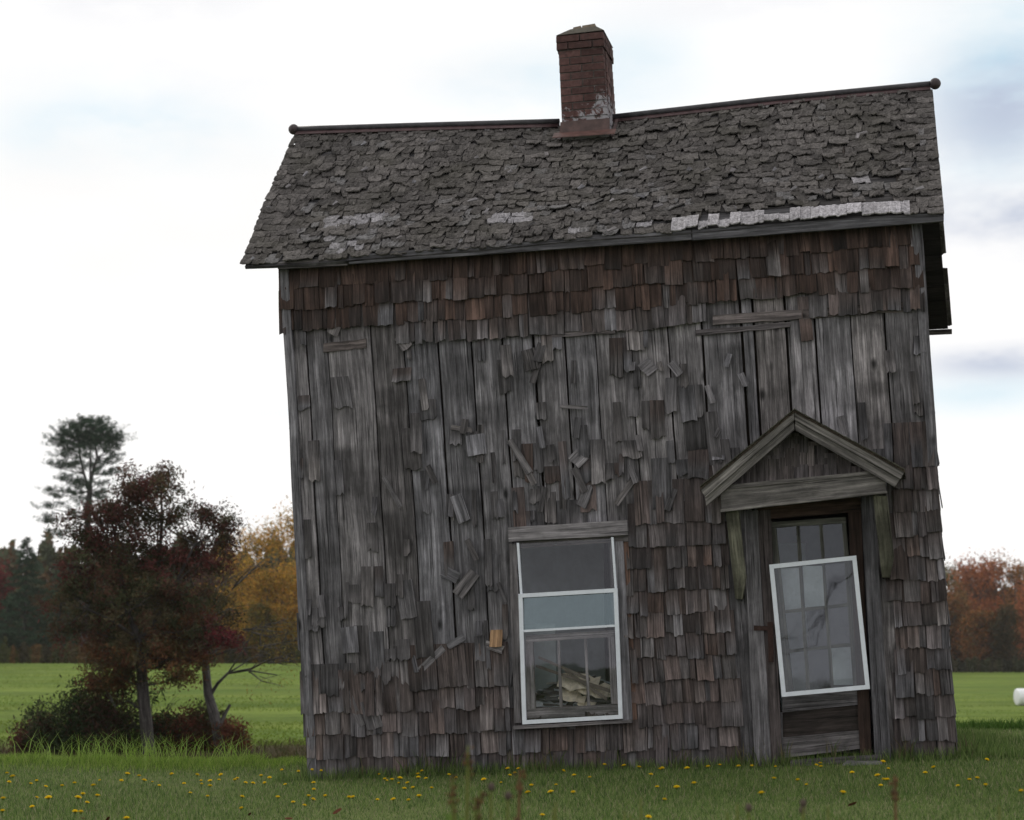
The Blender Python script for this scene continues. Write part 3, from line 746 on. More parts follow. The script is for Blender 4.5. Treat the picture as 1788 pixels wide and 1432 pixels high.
plankpx(mb, [(483, 457), (606, 449), (606, 463), (485, 470)], -.14, .03, grey(.10, .12), n=10, wob=.012)
plankpx(mb, [(609, 446), (1206, 402), (1208, 418), (609, 461)], -.15, .03, grey(.10, .11), n=20, wob=.012)
plankpx(mb, [(1209, 401), (1648, 371), (1648, 386), (1209, 420)], -.155, .03, grey(.10, .11), n=20, wob=.010)
mb.build('fascia_board', M_trim, house)
mb = MB()
a, b = BEL + np.array([0, .01, -.02]), BER + np.array([0, .01, -.02])
mb.slab(np.array([[a - np.array([0, 0, .05]), b - np.array([0, 0, .05])], [a, b]]), (0, .025, 0), (.04, .035, .03)); mb.build('back_fascia', M_board, house)
# ridge roll with a ball at each end
mb = MB()
def ridge(a, b):
    n = 10; pts_ = []
    for i in range(n + 1):
        x = a + (b - a) * i / n; q = poly(RDG, x); pts_.append(q + np.array([0, 0, .045]))
    mb.tube(pts_, .028, (.035, .033, .038), 10)
    for s_, nv in ((-1, NF), (1, NB)):
        dn = np.array([0, s_ * .75, -.66])
        P = np.array([[q + nv * .012 + dn * .075 - np.array([0, 0, .028]) for q in pts_], [q + nv * .006 - np.array([0, 0, .018]) for q in pts_]])
        mb.slab(P, -nv * .004, (.055, .030, .032))
ridge(-2.60, .03); ridge(.53, 3.45)
rc = mb.build('ridge_cap', M_rust, house, True)
for x in (-2.64, 3.49):
    mb = MB(); q = poly(RDG, x); mb.ball(q + np.array([0, 0, .045]), .052, (.035, .025, .027)); mb.build('ridge_ball', M_rust, house, True)

# ------------------------------------------------------------------ chimney
mb = MB()
cA, cB = L(982, 236, 1.52), L(1064, 229, 1.52); tA, tB = L(973, 52, 1.52), L(1052, 50, 1.52)
ct = np.array([(tA[0] + tB[0]) / 2, 1.77, 0]); nbr = 14
zb, zt = cA[2] - .05, (tA[2] + tB[2]) / 2 - .04
for k in range(nbr):
    f = k / (nbr - 1); cx = (cA[0] + cB[0]) / 2 * (1 - f) + ct[0] * f; hw = (cB[0] - cA[0]) / 2 * (1 - f) + (tB[0] - tA[0]) / 2 * f
    z0 = zb + (zt - zb) * k / nbr; hh_ = (zt - zb) / nbr - .011; hd = .25; tilt = (cB[2] - cA[2]) * .5
    if k >= nbr - 2: hw += .014; hd += .014
    dark = .75 if k >= nbr - 2 else 1
    off = 0 if k % 2 else .5
    def bricks(p0, p1, nv, ln, off):
        n_ = max(1, round(ln / .19)); xs_ = [0] + [ (i + off) / n_ for i in range(0 if off else 1, n_)] + [1]
        for a_, b_ in zip(xs_[:-1], xs_[1:]):
            if b_ - a_ < .05: continue
            g_ = .006 / ln; q0 = p0 + (p1 - p0) * (a_ + g_); q1 = p0 + (p1 - p0) * (b_ - g_); j_ = nv * random.uniform(-.004, .004)
            c_ = np.array([.080, .044, .041]) * random.uniform(.6, 1.35) * dark
            up = np.array([0, 0, hh_ * random.uniform(.96, 1.0)])
            P = np.array([[q0 + j_, q0 + j_ + up], [q1 + j_, q1 + j_ + up]])
            mb.slab(P, -nv * .09, c_)
    A_, B_ = np.array([cx - hw, 1.77 - hd, z0 - tilt]), np.array([cx + hw, 1.77 - hd, z0 + tilt]); C_, D_ = B_ + np.array([0, 2 * hd, 0]), A_ + np.array([0, 2 * hd, 0])
    bricks(A_, B_, np.array([0, -1., 0]), 2 * hw, off); bricks(B_ + [0, .0915, 0], C_ - [0, .0915, 0], np.array([1., 0, 0]), 2 * hd - .18, .5 - off if off else .5)
    bricks(C_, D_, np.array([0, 1., 0]), 2 * hw, off); bricks(D_ - [0, .0915, 0], A_ + [0, .0915, 0], np.array([-1., 0, 0]), 2 * hd - .18, .5)
chim = mb.build('chimney', M_brick, house)
mb = MB()   # mortar core
bx0, bx1 = cA[0] + .008, cB[0] - .010; tx0, tx1 = tA[0] + .008, tB[0] - .010; yA, yB = 1.77 - .242, 1.77 + .242
P = np.array([[(bx0, yA, zb - .2), (tx0, yA, zt - .015)], [(bx1, yA, zb - .2), (tx1, yA, zt + .0)]]); mb.slab(P, (0, yB - yA, 0), (.085, .075, .07)); mb.build('mortar', M_brick, chim)
mb = MB()   # weathered mortar wash and last bricks on top
def frus(x0, x1, y0, y1, z0, X0, X1, Y0, Y1, z1, col):
    b = len(mb.v); mb.v += [(x0, y0, z0), (x1, y0, z0 + .015), (x1, y1, z0 + .015), (x0, y1, z0), (X0, Y0, z1), (X1, Y0, z1 + .01), (X1, Y1, z1 + .01), (X0, Y1, z1)]
    mb.c += [col] * 8; mb.uv += [(0, 0)] * 8
    f_ = [(0, 1, 5, 4), (1, 2, 6, 5), (2, 3, 7, 6), (3, 0, 4, 7), (4, 5, 6, 7), (3, 2, 1, 0)]; mb.f += [tuple(b + i for i in q) for q in f_]; mb.mi += [0] * 6
cxT = ct[0]; hw = (tB[0] - tA[0]) / 2
frus(cxT - hw - .012, cxT + hw + .012, 1.52, 2.02, zt - .002, cxT - hw * .5, cxT + hw * .62, 1.62, 1.9, zt + .085, (.075, .068, .055))
frus(cxT - hw * .42, cxT - hw * .05, 1.63, 1.75, zt + .075, cxT - hw * .40, cxT - hw * .07, 1.64, 1.74, zt + .108, (.15, .12, .09))
frus(cxT - hw * .02, cxT + hw * .58, 1.63, 1.75, zt + .08, cxT + hw * .0, cxT + hw * .56, 1.64, 1.74, zt + .118, (.16, .13, .10))
mb.build('chimney_top', M_brick, chim)
mb = MB()   # metal flashing collar
q0, q1 = L(962, 238, 1.45), L(1078, 230, 1.45)
mb.slab(np.array([[q0 - [-.02, .03, .02], q1 - [.02, .03, .02]], [q0 + [.02, .05, .045], q1 + [-.02, .05, .045]]]), (0, .0, -.008), (.085, .042, .036))
a_, b_ = L(972, 232, 1.50), L(1068, 224, 1.50)
mb.slab(np.array([[a_ - [-.025, 0, .03], b_ + [-.02, 0, -.03]], [a_ + [.035, 0, .10], b_ + [-.02, 0, .10]]]), (0, .008, 0), (.075, .045, .042))
for s_ in (0, 1):
    x_ = (cA[0] - .03, cB[0] + .03)[s_]
    mb.slab(np.array([[(x_ - .015, 1.5, 5.66), (x_ - .015, 1.83, 5.95)], [(x_ + .015, 1.5, 5.66), (x_ + .015, 1.83, 5.95)]]), (0, 0, .006), (.06, .035, .034))
mb.build('flashing', M_rust, chim)

# ------------------------------------------------------------------ window in the front wall
win = empty('window', (0, 0, 0)); win.parent = house
mb = MB()
plankpx(mb, [(887, 921), (1095, 908), (1096, 934), (888, 946)], -.085, .05, grey(.25, .27), n=10)
mb.build('window_header', M_trim, win)
mb = MB(); plankpx(mb, [(905, 944), (1098, 934), (1098, 945), (905, 958)], -.045, .03, grey(.17, .19))
plankpx(mb, [(889, 950), (902, 949), (914, 1262), (898, 1263)], -.05, .04, grey(.15, .17), 'v', wob=.01)
mb.build('window_casing', M_trim, win); mb = MB(); plankpx(mb, [(1073, 946), (1088, 945), (1104, 1256), (1086, 1258)], -.052, .04, grey(.20, .22), 'v', wob=.012)
plankpx(mb, [(1088, 945), (1097, 945), (1112, 1256), (1104, 1258)], -.035, .03, brown(1.2), 'v', wob=.008)
mb.build('window_casing', M_trim, win)
mb = MB(); plankpx(mb, [(896, 1268), (1103, 1257), (1103, 1262), (896, 1274)], -.10, .10, grey(.20, .22)); mb.build('window_sill', M_trim, win)
def framepx(mb, c, wpx, d, th, col=(1, 1, 1)):
    """rectangular frame; c: TL TR BR BL outer corners; bars butt at the corners"""
    a, b, c2, d2 = [np.array(x, float) for x in c]
    ue = (b - a) / np.linalg.norm(b - a); ve = (d2 - a) / np.linalg.norm(d2 - a); k = wpx
    plankpx(mb, [a, b, b + ve * k, a + ve * k], d, th, col, n=2, wob=0, m=2)
    plankpx(mb, [d2 - ve * k, c2 - ve * k, c2, d2], d, th, col, n=2, wob=0, m=2)
    plankpx(mb, [a + ve * k, a + ve * k + ue * k, d2 - ve * k + ue * k, d2 - ve * k], d, th, col, 'v', n=2, wob=0, m=2)
    plankpx(mb, [b + ve * k - ue * k, b + ve * k, c2 - ve * k, c2 - ve * k - ue * k], d, th, col, 'v', n=2, wob=0, m=2)
def glasspx(name, c, d, mat, parent, tiltx=0.):
    q = [L(x, y, d) for x, y in c]; q[0][1] += tiltx; q[1][1] += tiltx
    mb_ = MB(); mb_.v = [tuple(x) for x in q]; mb_.f = [(3, 2, 1, 0)]; mb_.uv = [(0, 1), (1, 1), (1, 0), (0, 0)]; mb_.c = [(1, 1, 1)] * 4; mb_.mi = [0]
    return mb_.build(name, mat, parent)
# upper storm light: slim side channels and pane
mb = MB(); plankpx(mb, [(902, 948), (906, 948), (912, 1037), (908, 1037)], -.075, .03, (1, 1, 1), 'v', n=2, wob=0); mb.build('storm_channel', M_alu, win); mb = MB(); plankpx(mb, [(1067, 938), (1071, 938), (1077, 1027), (1073, 1027)], -.075, .03, (1, 1, 1), 'v', n=2, wob=0)
mb.build('storm_channel', M_alu, win)
glasspx('glass_pane', [(905, 950), (1070, 940), (1074, 1032), (909, 1040)], -.060, M_glass_lo, win, .01)
mb = MB(); framepx(mb, [(905, 1037), (1078, 1027), (1087, 1255), (912, 1265)], 7, -.10, .028)
plankpx(mb, [(914, 1100), (1075, 1090.5), (1075, 1094.5), (914, 1104)], -.095, .02, (1, 1, 1), n=2, wob=0)
sf_ = mb.build('storm_sash', M_alu, win)
glasspx('glass_pane', [(911, 1043), (1072, 1034), (1074, 1092), (914, 1101)], -.085, M_glass_hi, win, .016)
glasspx('glass_pane', [(914, 1102), (1075, 1093), (1080, 1249), (917, 1258)], -.085, M_glass_lo, win)
# old wooden sash behind, with two muntins
mb = MB(); W_ = grey(.34, .36)
plankpx(mb, [(918, 1110), (1072, 1100), (1072, 1112), (918, 1122)], -.03, .035, W_, n=3)
plankpx(mb, [(918, 1238), (1079, 1229), (1080, 1247), (918, 1256)], -.03, .035, W_ * .9, n=3)
plankpx(mb, [(918, 1122), (930, 1121), (935, 1237), (920, 1238)], -.03, .035, W_, 'v', n=3)
plankpx(mb, [(1062, 1112), (1072, 1112), (1079, 1229), (1067, 1229)], -.03, .035, W_, 'v', n=3)
plankpx(mb, [(973, 1117), (977, 1117), (982, 1235), (977, 1235)], -.026, .02, W_ * 1.1, 'v', n=3)
plankpx(mb, [(1020, 1114), (1024, 1114), (1030, 1232), (1025, 1232)], -.026, .02, W_ * 1.1, 'v', n=3)
mb.build('wooden_sash', M_trim, win)
mb = MB()  # reveal
for c in ([(898, 945), (904, 945), (916, 1262), (908, 1262)], [(1072, 940), (1080, 940), (1090, 1256), (1082, 1256)]):
    plankpx(mb, c, .0, .1, grey(.14, .16), 'v', n=3)
mb.build('window_reveal', M_trim, win)

# ------------------------------------------------------------------ door and its frame
door = empty('door', (0, 0, 0)); door.parent = house
mb = MB()  # casing and lower panel colours darkened to carry the hood's shadow
plankpx(mb, [(1297, 893), (1322, 891), (1347, 1336), (1318, 1338)], -.075, .05, grey(.15, .17), 'v', n=10)
plankpx(mb, [(1323, 892), (1345, 890), (1366, 1334), (1347, 1336)], -.055, .05, grey(.09, .10) * .7 + brown(.35), 'v', n=10)
plankpx(mb, [(1503, 868), (1526, 866), (1556, 1328), (1528, 1330)], -.075, .05, grey(.10, .12), 'v', n=10)
plankpx(mb, [(1480, 884), (1503, 882), (1522, 1320), (1502, 1321)], -.035, .04, brown(.55), 'v', n=10)
plankpx(mb, [(1322, 882), (1503, 868), (1503, 893), (1322, 908)], -.045, .04, brown(.5), n=4)
mb.build('door_casing', M_trim, door)
mb = MB(); GC = np.array([.10, .10, .088])
plankpx(mb, [(1346, 912), (1477, 903), (1477, 913), (1347, 922)], -.018, .03, GC)                        # top rail
plankpx(mb, [(1347, 922), (1355, 921), (1386, 1212), (1366, 1213)], -.018, .03, GC * .85, 'v')
plankpx(mb, [(1470, 914), (1477, 913), (1504, 1205), (1490, 1206)], -.018, .03, GC * .9, 'v')
for (a_, b_) in (((1390, 918), (1408, 1205)), ((1430, 916), (1450, 1203))):
    plankpx(mb, [(a_[0], a_[1]), (a_[0] + 6, a_[1]), (b_[0] + 6, b_[1]), (b_[0], b_[1])], -.014, .02, GC, 'v')
for (y0, y1) in ((1066, 1060), (1136, 1130)):
    plankpx(mb, [(1362, y0 - 73 + 73), (1490, y1 - 8), (1490, y1 - 2), (1362, y0 + 6)], -.0115, .018, GC * .9)
plankpx(mb, [(1366, 1214), (1503, 1206), (1505, 1230), (1366, 1244)], -.02, .035, grey(.15, .17))
plankpx(mb, [(1366, 1288), (1503, 1275), (1503, 1307), (1368, 1324)], -.02, .035, grey(.15, .17))
plankpx(mb, [(1345, 1245), (1366, 1244), (1367, 1326), (1348, 1328)], -.018, .035, grey(.12, .13), 'v')
mb.build('door_leaf', M_trim, door)
mb = MB(); plankpx(mb, [(1364, 1240), (1505, 1228), (1505, 1279), (1364, 1292)], .0, .015, (.030, .024, .022)); mb.build('door_panel', M_trim, door)
glasspx('door_glass', [(1352, 920), (1473, 912), (1496, 1207), (1378, 1213)], -.005, M_glass, door, .004)
mb = MB()   # rusted strap hinge
plankpx(mb, [(1316, 1092), (1350, 1094), (1350, 1101), (1316, 1101)], -.082, .006, (1, 1, 1), n=2, wob=0); plankpx(mb, [(1340, 1086), (1350, 1086), (1351, 1156), (1342, 1156)], -.086, .006, (1, 1, 1), 'v', n=2, wob=0)
mb.build('strap_hinge', M_rustiron, door)
mb = MB(); plankpx(mb, [(1380, 1328), (1540, 1318), (1540, 1345), (1380, 1350)], -.12, .16, grey(.10, .11)); mb.build('door_sill', M_board, door)

# gabled hood over the door
hood = empty('door_hood', (0, 0, 0)); hood.parent = house
hd = -.46
PK, LE, RE = (1387, 716), (1222, 855), (1580, 818)
mb = MB(); C_ = grey(.19, .21) * np.array([1.0, 1.02, .95])
def rake(p0, p1, q0, q1, d, th, col): plankpx(mb, [p0, p1, q1, q0], d, th, col, n=8)
rake((1222, 853), (1386, 716), (1232, 868), (1387, 733), hd - .03, .03, C_)                 # upper trim, left
rake((1387, 716), (1580, 823), (1388, 733), (1572, 836), hd - .03, .03, C_ * .95)
rake((1231, 866), (1386, 733), (1233, 884), (1387, 751), hd - .01, .03, C_ * .8)               # main rake boards
rake((1388, 733), (1571, 836), (1389, 751), (1562, 850), hd - .01, .03, C_ * .75)
mb.build('hood_rake', M_trim, hood)
mb = MB()
for a_, b_ in (((1222, 853), (1387, 717)), ((1387, 717), (1580, 822))):
    A_, B_ = L(*a_, hd - .04), L(*b_, hd - .04); A2, B2 = A_ * [1, 0, 1] + [0, -.01, .0], B_ * [1, 0, 1] + [0, -.01, 0]
    n = 6; P = np.array([[A_ * (1 - j / n) + B_ * j / n + [0, 0, .006] for j in range(n + 1)], [A2 * (1 - j / n) + B2 * j / n + [0, 0, .006] for j in range(n + 1)]]); mb.slab(P, (0, 0, -.02), (.07, .055, .045))
    L_ = np.linalg.norm(B_ - A_); nk = 11
    for k in range(nk):
        for r_ in range(4):
            q_ = (k + random.uniform(-.1, .1)) / nk; a0 = A_ * (1 - q_) + B_ * q_; a1 = A_ * (1 - min(1, q_ + 1.5 / nk)) + B_ * min(1, q_ + 1.5 / nk)
            if r_ == 0 or True:
                y0 = a0[1] - .02 + r_ * .118; y1 = y0 + .115; zz = .022 if a_[0] < b_[0] and a_[0] == 1222 else .022
                lo, hi_ = (a0, a1)
                P = np.array([[[lo[0], y0, lo[2] + .016], [hi_[0], y0, hi_[2] + .010]], [[lo[0], y1, lo[2] + .016], [hi_[0], y1, hi_[2] + .010]]])
                mb.slab(P, (0, 0, -.006), np.array([.08, .08, .06]) * random.uniform(.7, 1.2))
mb.build('hood_roof', M_shake, hood)
mb = MB(); plankpx(mb, [(1258, 856), (1545, 826), (1547, 858), (1260, 890)], hd + .03, .04, C_ * .78, n=8)
plankpx(mb, [(1256, 848), (1545, 820), (1545, 826), (1256, 856)], hd + .02, .05, C_ * .7, n=8)
plankpx(mb, [(1258, 889), (1549, 857), (1549, 861), (1258, 894)], hd + .02, .05, C_ * .85, n=8); mb.build('hood_beam', M_trim, hood)
mb = MB()   # side plates from beam back to the wall
for px_, py_ in ((1262, 852), (1540, 824)):
    a_ = L(px_, py_, hd + .07); b_ = L(px_, py_ + 36, hd + .07); P = np.array([[b_, b_ * [1, 0, 1]], [a_, a_ * [1, 0, 1]]]); mb.slab(P, (.025, 0, 0), grey(.10, .11)); mb.build('hood_side', M_trim, hood); mb = MB()
mb = MB()   # shingled tympanum
dt = hd + .16; base = [(1270, 850), (1545, 822)]
nr_ = 5
for r_ in range(nr_):
    for k in range(12):
        x0 = 1262 + 25 * k + (10 if r_ % 2 else 0); x1 = x0 + 24
        yb = 852 - 28 * ((x0 + 12 - 1262) / 283) - r_ * 24
        ycap = (716 + 40) + abs((x0 + 12) - 1388) * (.78 if x0 < 1388 else .56)
        if yb < ycap: continue
        yt = max(yb - 42, ycap - 4)
        g_ = grey(.11, .15) * .75 + brown(.25)
        plankpx(mb, [(x0, yt), (x1, yt), (x1, yb), (x0, yb)], dt - .012 * (1 if r_ % 2 else 1), .012, g_, 'v', n=2, m=2)
        mb.v[-4:] = mb.v[-4:]
mb2 = MB(); a_, b_, c_ = L(1262, 862, dt + .03), L(1548, 832, dt + .03), L(1388, 738, dt + .03)
mb2.v = [tuple(a_), tuple(b_), tuple(c_)]; mb2.v += [tuple(np.array(x) + [0, .02, 0]) for x in mb2.v]; mb2.f = [(0, 1, 2), (5, 4, 3), (0, 3, 4, 1), (1, 4, 5, 2), (2, 5, 3, 0)]; mb2.c = [(.05, .035, .03)] * 6; mb2.uv = [(0, 0)] * 6; mb2.mi = [0] * 5
mb2.build('hood_gable_board', M_trim, hood); mb.build('hood_gable_shingles', M_shingle, hood)
# mossy brackets
for (x0, y0, x1, y1, wpx) in ((1267, 892, 1284, 1046, 22), (1524, 866, 1540, 1008, 25)):
    mb = MB(); gr_ = np.array([.115, .112, .088])
    n = 9; P = np.zeros((3, n, 3))
    for i in range(3):
        for j in range(n):
            t_ = j / (n - 1); w2 = wpx * (1 if t_ > .25 else .55 + .45 * t_ / .25)
            P[i, j] = L(x0 * t_ + x1 * (1 - t_) + w2 * i / 2, y0 * t_ + y1 * (1 - t_), -.08 - .30 * t_ ** .8) 
    mb.slab(P, (0, .09, 0), gr_); mb.build('hood_bracket', M_trim, hood)

# storm window hung askew over the door
sw = empty('storm_window', tuple(HO + eX * L(1432, 1210, -.11)[0] + nD * -.11 + np.array([0, 0, L(1432, 1210, -.11)[2]])), -YAW)
tag(sw, 'white framed storm window hanging askew over the door glass', 'storm window')
OFF = L(1432, 1210, -.11)
def rebase(o):
    o.data.transform(Matrix.Translation(-Vector(OFF))); return o
mb = MB(); framepx(mb, [(1343, 986), (1495, 970), (1519, 1203), (1365, 1217)], 7.5, -.125, .022); rebase(mb.build('storm_frame', M_alu, sw))
rebase(glasspx('storm_pane', [(1350, 993), (1489, 978), (1512, 1196), (1371, 1210)], -.113, M_glass, sw, .006))

# debris inside behind the window
ro = HO + eX * .45 + nD * .55; db = empty('plaster_debris', (ro[0], ro[1], .22), -YAW)
tag(db, 'heap of broken cream plaster sheets and laths inside the window', 'debris')
mb = MB(); HB = []
for _ in range(120):
    a = random.uniform(0, 6.28); rr = random.random() ** .6; x, y = math.cos(a) * rr * .55, math.sin(a) * rr * .32
    zt_ = .55 * (1 - rr ** 2 * .8) * random.uniform(.75, 1.05); s_ = random.uniform(.05, .14); tz = random.uniform(-.5, .5); an = random.uniform(0, 3.1)
    e1 = np.array([math.cos(an), math.sin(an), tz * .3]) * s_; e2 = np.array([-math.sin(an), math.cos(an), random.uniform(-.4, .4)]) * s_ * random.uniform(.4, 1)
    c = np.array([x, y, zt_]); mb.slab(np.array([[c - e1 - e2, c - e1 + e2 * .7], [c + e1 * .8 - e2 * .8, c + e1 + e2]]), (0, 0, -.015), random.choice([(.50, .56, .62), (.15, .15, .16), (.60, .60, .58), (.10, .09, .09)]))
n = 12
P = np.array([[(x * .9 * math.cos(a) , y * .5 * math.sin(a), .58 - .62 * r_ ** 1.5) for a in [6.2832 * k / n for k in range(n + 1)]] for r_, x, y in ((.02, .02, .02), (.4, .35, .35), (.75, .7, .7), (1.0, 1.0, 1.0))])
mb.slab(P[:, ::-1], (0, 0, -.02), (.09, .08, .08)); mb.build('rubble', M_debris, db)
mb = MB()
for (px_, py_, w_, h_, sl_) in ((1010, 1190, 70, 26, -6), (1042, 1205, 60, 22, -10), (1000, 1215, 44, 22, -12), (1025, 1225, 30, 18, 0), (960, 1228, 60, 10, 2)):
    o_ = L(px_, py_, .30) - np.array([.45, .55, .22]); n = 7; P = np.zeros((2, n, 3))
    for j in range(n):
        t_ = j / (n - 1) - .5
        for i in (0, 1): P[i, j] = o_ + [t_ * w_ * .0048, (.5 - i) * -.16 + .02 * random.random(), (i - .5) * h_ * .0048 * (.6 + .8 * random.random()) * (1 - 1.2 * t_ * t_) + sl_ * .0048 * t_]
    mb.slab(P, (0, .01, -.004), (.88, .82, .68) if px_ > 970 else (.62, .68, .74))
mb.build('plaster_sheet', M_debris, db)
mb = MB()
for (a_, b_) in (((935, 1165), (1065, 1210)), ((940, 1150), (1030, 1190)), ((985, 1172), (1060, 1225))):
    p0, p1 = L(*a_, .24) - np.array([.45, .55, .22]), L(*b_, .20) - np.array([.45, .55, .22]); mb.slab(np.array([[p0, p1], [p0 + [0, 0, .022], p1 + [0, 0, .03]]]), (0, .012, 0), (.22, .19, .17))
mb.build('lath', M_debris, db)

# stone step by the door
p_ = HO + eX * L(1512, 1330)[0] + nD * -.2
mb = MB(); n = 9
P = np.array([[(-.17 + .34 * i / 8 + .02 * fn(i, j), -.07 + .14 * j / 4 + .02 * fn(i + 9, j), .025 + .012 * fn(i * .7, j * .8, 4) - (.03 if i in (0, 8) or j in (0, 4) else 0)) for j in range(5)] for i in range(9)])
mb.slab(P, (0, 0, -.12), (1, 1, 1)); st = mb.build('step_stone', M_stone); st.location = (p_[0], p_[1], float(gz(p_[0], p_[1]))); st.rotation_euler.z = -YAW
tag(st, 'low grey flat stone lying in the grass below the door', 'stone')

# ------------------------------------------------------------------ flowers in the lawn
fm = MB(); fm.tube([(0, 0, 0), (.004, .002, .05), (.01, 0, .095)], .0022, (.10, .15, .05), 5)
fm.ball((.011, 0, .098), .010, (.10, .14, .03), 8, 5, squash=.8)
for ring, (r0, zz, nn) in enumerate(((.024, .108, 16), (.019, .114, 13), (.012, .118, 9))):
    for k in range(nn):
        a = 6.2832 * (k + ring * .5) / nn; ca_, sa_ = math.cos(a), math.sin(a); w_ = .0035
        c0 = np.array([.011, 0, .102]); tp = c0 + np.array([ca_ * r0, sa_ * r0, zz - .102]); sdv = np.array([-sa_, ca_, 0]) * w_
        b = len(fm.v); fm.v += [tuple(c0 - sdv * .5), tuple(tp - sdv), tuple(tp + sdv), tuple(c0 + sdv * .5)]; fm.c += [(.70, .50, .02)] * 4; fm.uv += [(0, 0)] * 4; fm.f.append((b, b + 1, b + 2, b + 3)); fm.mi.append(0)
d0 = fm.build('dandelion', M_petal)
def ground_at(px, py):
    r = ray(px, py); lo_, hi_ = 3., 60.
    for _ in range(50):
        md = (lo_ + hi_) / 2; q = np.array([0, 0, EYE]) + r * (md / r[1])
        if q[2] > gz(q[0], q[1]) + .10: lo_ = md
        else: hi_ = md
    return q
FL = [(978, 1366), (1086, 1388)]
spots = [(60, 1381), (83, 1389), (58, 1398), (145, 1383), (150, 1392), (166, 1383), (128, 1388), (6, 1389), (5, 1411), (129, 1413), (142, 1415), (224, 1422), (328, 1374), (364, 1380), (420, 1384), (428, 1402), (486, 1386), (511, 1389), (537, 1382), (540, 1389), (531, 1395), (575, 1382), (52, 1432 - 4),
         (12, 1341), (14, 1360), (52, 1359), (65, 1357), (25, 1352), (75, 1363), (110, 1364), (132, 1361), (168, 1365), (211, 1355), (178, 1351), (221, 1346), (243, 1347), (246, 1358), (266, 1354), (297, 1343), (300, 1346), (275, 1360), (322, 1358), (339, 1349), (350, 1360), (354, 1353), (368, 1355), (388, 1345), (363, 1366), (380, 1351), (395, 1334), (412, 1349), (414, 1357), (425, 1357), (459, 1349), (472, 1349), (461, 1356), (465, 1358), (437, 1360), (502, 1358), (507, 1338), (514, 1346), (534, 1343), (549, 1345), (552, 1332), (550, 1357), (548, 1371),
         (612, 1385), (621, 1386), (660, 1385), (727, 1368), (735, 1383), (690, 1388), (718, 1388), (663, 1343), (672, 1351), (676, 1354), (686, 1356), (694, 1355), (698, 1356), (734, 1344), (741, 1341), (729, 1348), (748, 1349), (705, 1367), (716, 1357), (753, 1366), (780, 1346), (797, 1349), (800, 1347), (847, 1356), (878, 1354), (889, 1334), (890, 1344), (901, 1341), (908, 1333), (929, 1364), (973, 1358), (978, 1340), (929, 1376), (965, 1377), (1004, 1344), (1031, 1346), (948, 1411), (1054, 1330), (1095, 1330), (1115, 1332), (1133, 1342), (1149, 1362), (1152, 1335), (1156, 1338), (1180, 1371), (1160, 1384), (1132, 1414), (1006, 1379),
         (1201, 1334), (1241, 1334), (1257, 1327), (1292, 1331), (1313, 1330), (1352, 1351), (1212, 1363), (1335, 1381), (1395, 1355), (1411, 1359), (1355, 1327), (1422, 1324), (1430, 1322), (1437, 1330), (1487, 1338), (1466, 1380), (1538, 1323), (1548, 1330), (1539, 1347), (1541, 1351), (1538, 1358), (1553, 1355), (1613, 1340), (1637, 1333), (1677, 1358), (1694, 1351), (1706, 1349), (1723, 1365), (1781, 1375), (1716, 1318), (1757, 1309), (1755, 1308), (1679, 1303)]
ZONES = [(110, 'the leftmost bush'), (235, 'the dark bushes'), (330, 'the red tree trunk'), (450, 'the leaning trunk'), (560, 'the left house corner'), (700, 'the left shingled wall'), (800, 'the dock stalk'),
         (960, 'the left half of the window'), (1110, 'the right half of the window'), (1230, 'the wall right of the window'), (1345, 'the left door post'), (1450, 'the askew storm window'), (1560, 'the right door post'), (1680, 'the right house corner'), (3000, 'the right field')]
def zone_of(px): return [z_ for x_, z_ in ZONES if px < x_][0]
labelled = []
for i, (px, py) in enumerate(spots):
    q = ground_at(px, py + 2)
    o = d0 if i == 0 else d0.copy()
    if i: COL.objects.link(o)
    o.location = (q[0], q[1], float(gz(q[0], q[1]))); s_ = random.uniform(.55, .9) if py < 1362 else random.uniform(.62, .92); ld = (q[0] * nD[0] + (q[1] - DIST) * nD[1])
    lx = q[0] * eX[0] + (q[1] - DIST) * eX[1]
    if -.4 < ld < 3.5 and -1.9 < lx < 3.55 or (ld > 0 and -1.72 < lx < 3.5):
        k = -random.uniform(.10, .3) - ld; q = q + nD * k; o.location = (q[0], q[1], float(gz(q[0], q[1])))
        dz = (1330 - py) * .0045; s_ = .7; o.scale = (s_, s_, min(2.2, max(.9, 1.0 + dz * 6))); lab = 'dandelion against the wall foot ' + ('left of the window' if px < 900 else 'below the window' if px < 1100 else 'between window and door' if px < 1300 else 'at the door or right of it'); gp = 'dandelions along the foot of the house wall'
    else:
        o.scale = (s_ * random.uniform(.9, 1.15),) * 2 + (s_,)
        gp = 'dandelions in the mown lawn'
        row = 0 if py < 1350 else (1 if py < 1375 else 2)
        lab = ('small dandelion, far lawn beside', 'dandelion, mid lawn below', 'larger dandelion, near lawn below')[row] + ' ' + zone_of(px)
    o.rotation_euler = (random.gauss(.12, .12), random.gauss(0, .15), random.uniform(0, 6.28)); tag(o, lab, 'dandelion', gp); labelled.append((px, o))

ORD = ['first', 'second', 'third', 'fourth', 'fifth', 'sixth', 'seventh', 'eighth', 'ninth', 'tenth', 'eleventh', 'twelfth']
def number_alike(lst):
    by = {}
    for px, o in sorted(lst, key=lambda a: a[0]): by.setdefault(o['label'], []).append(o)
    for lab, os_ in by.items():
        if len(os_) > 1:
            for k, o in enumerate(os_): o['label'] = lab + ', ' + ORD[min(k, 11)] + ' from left'
number_alike(labelled)

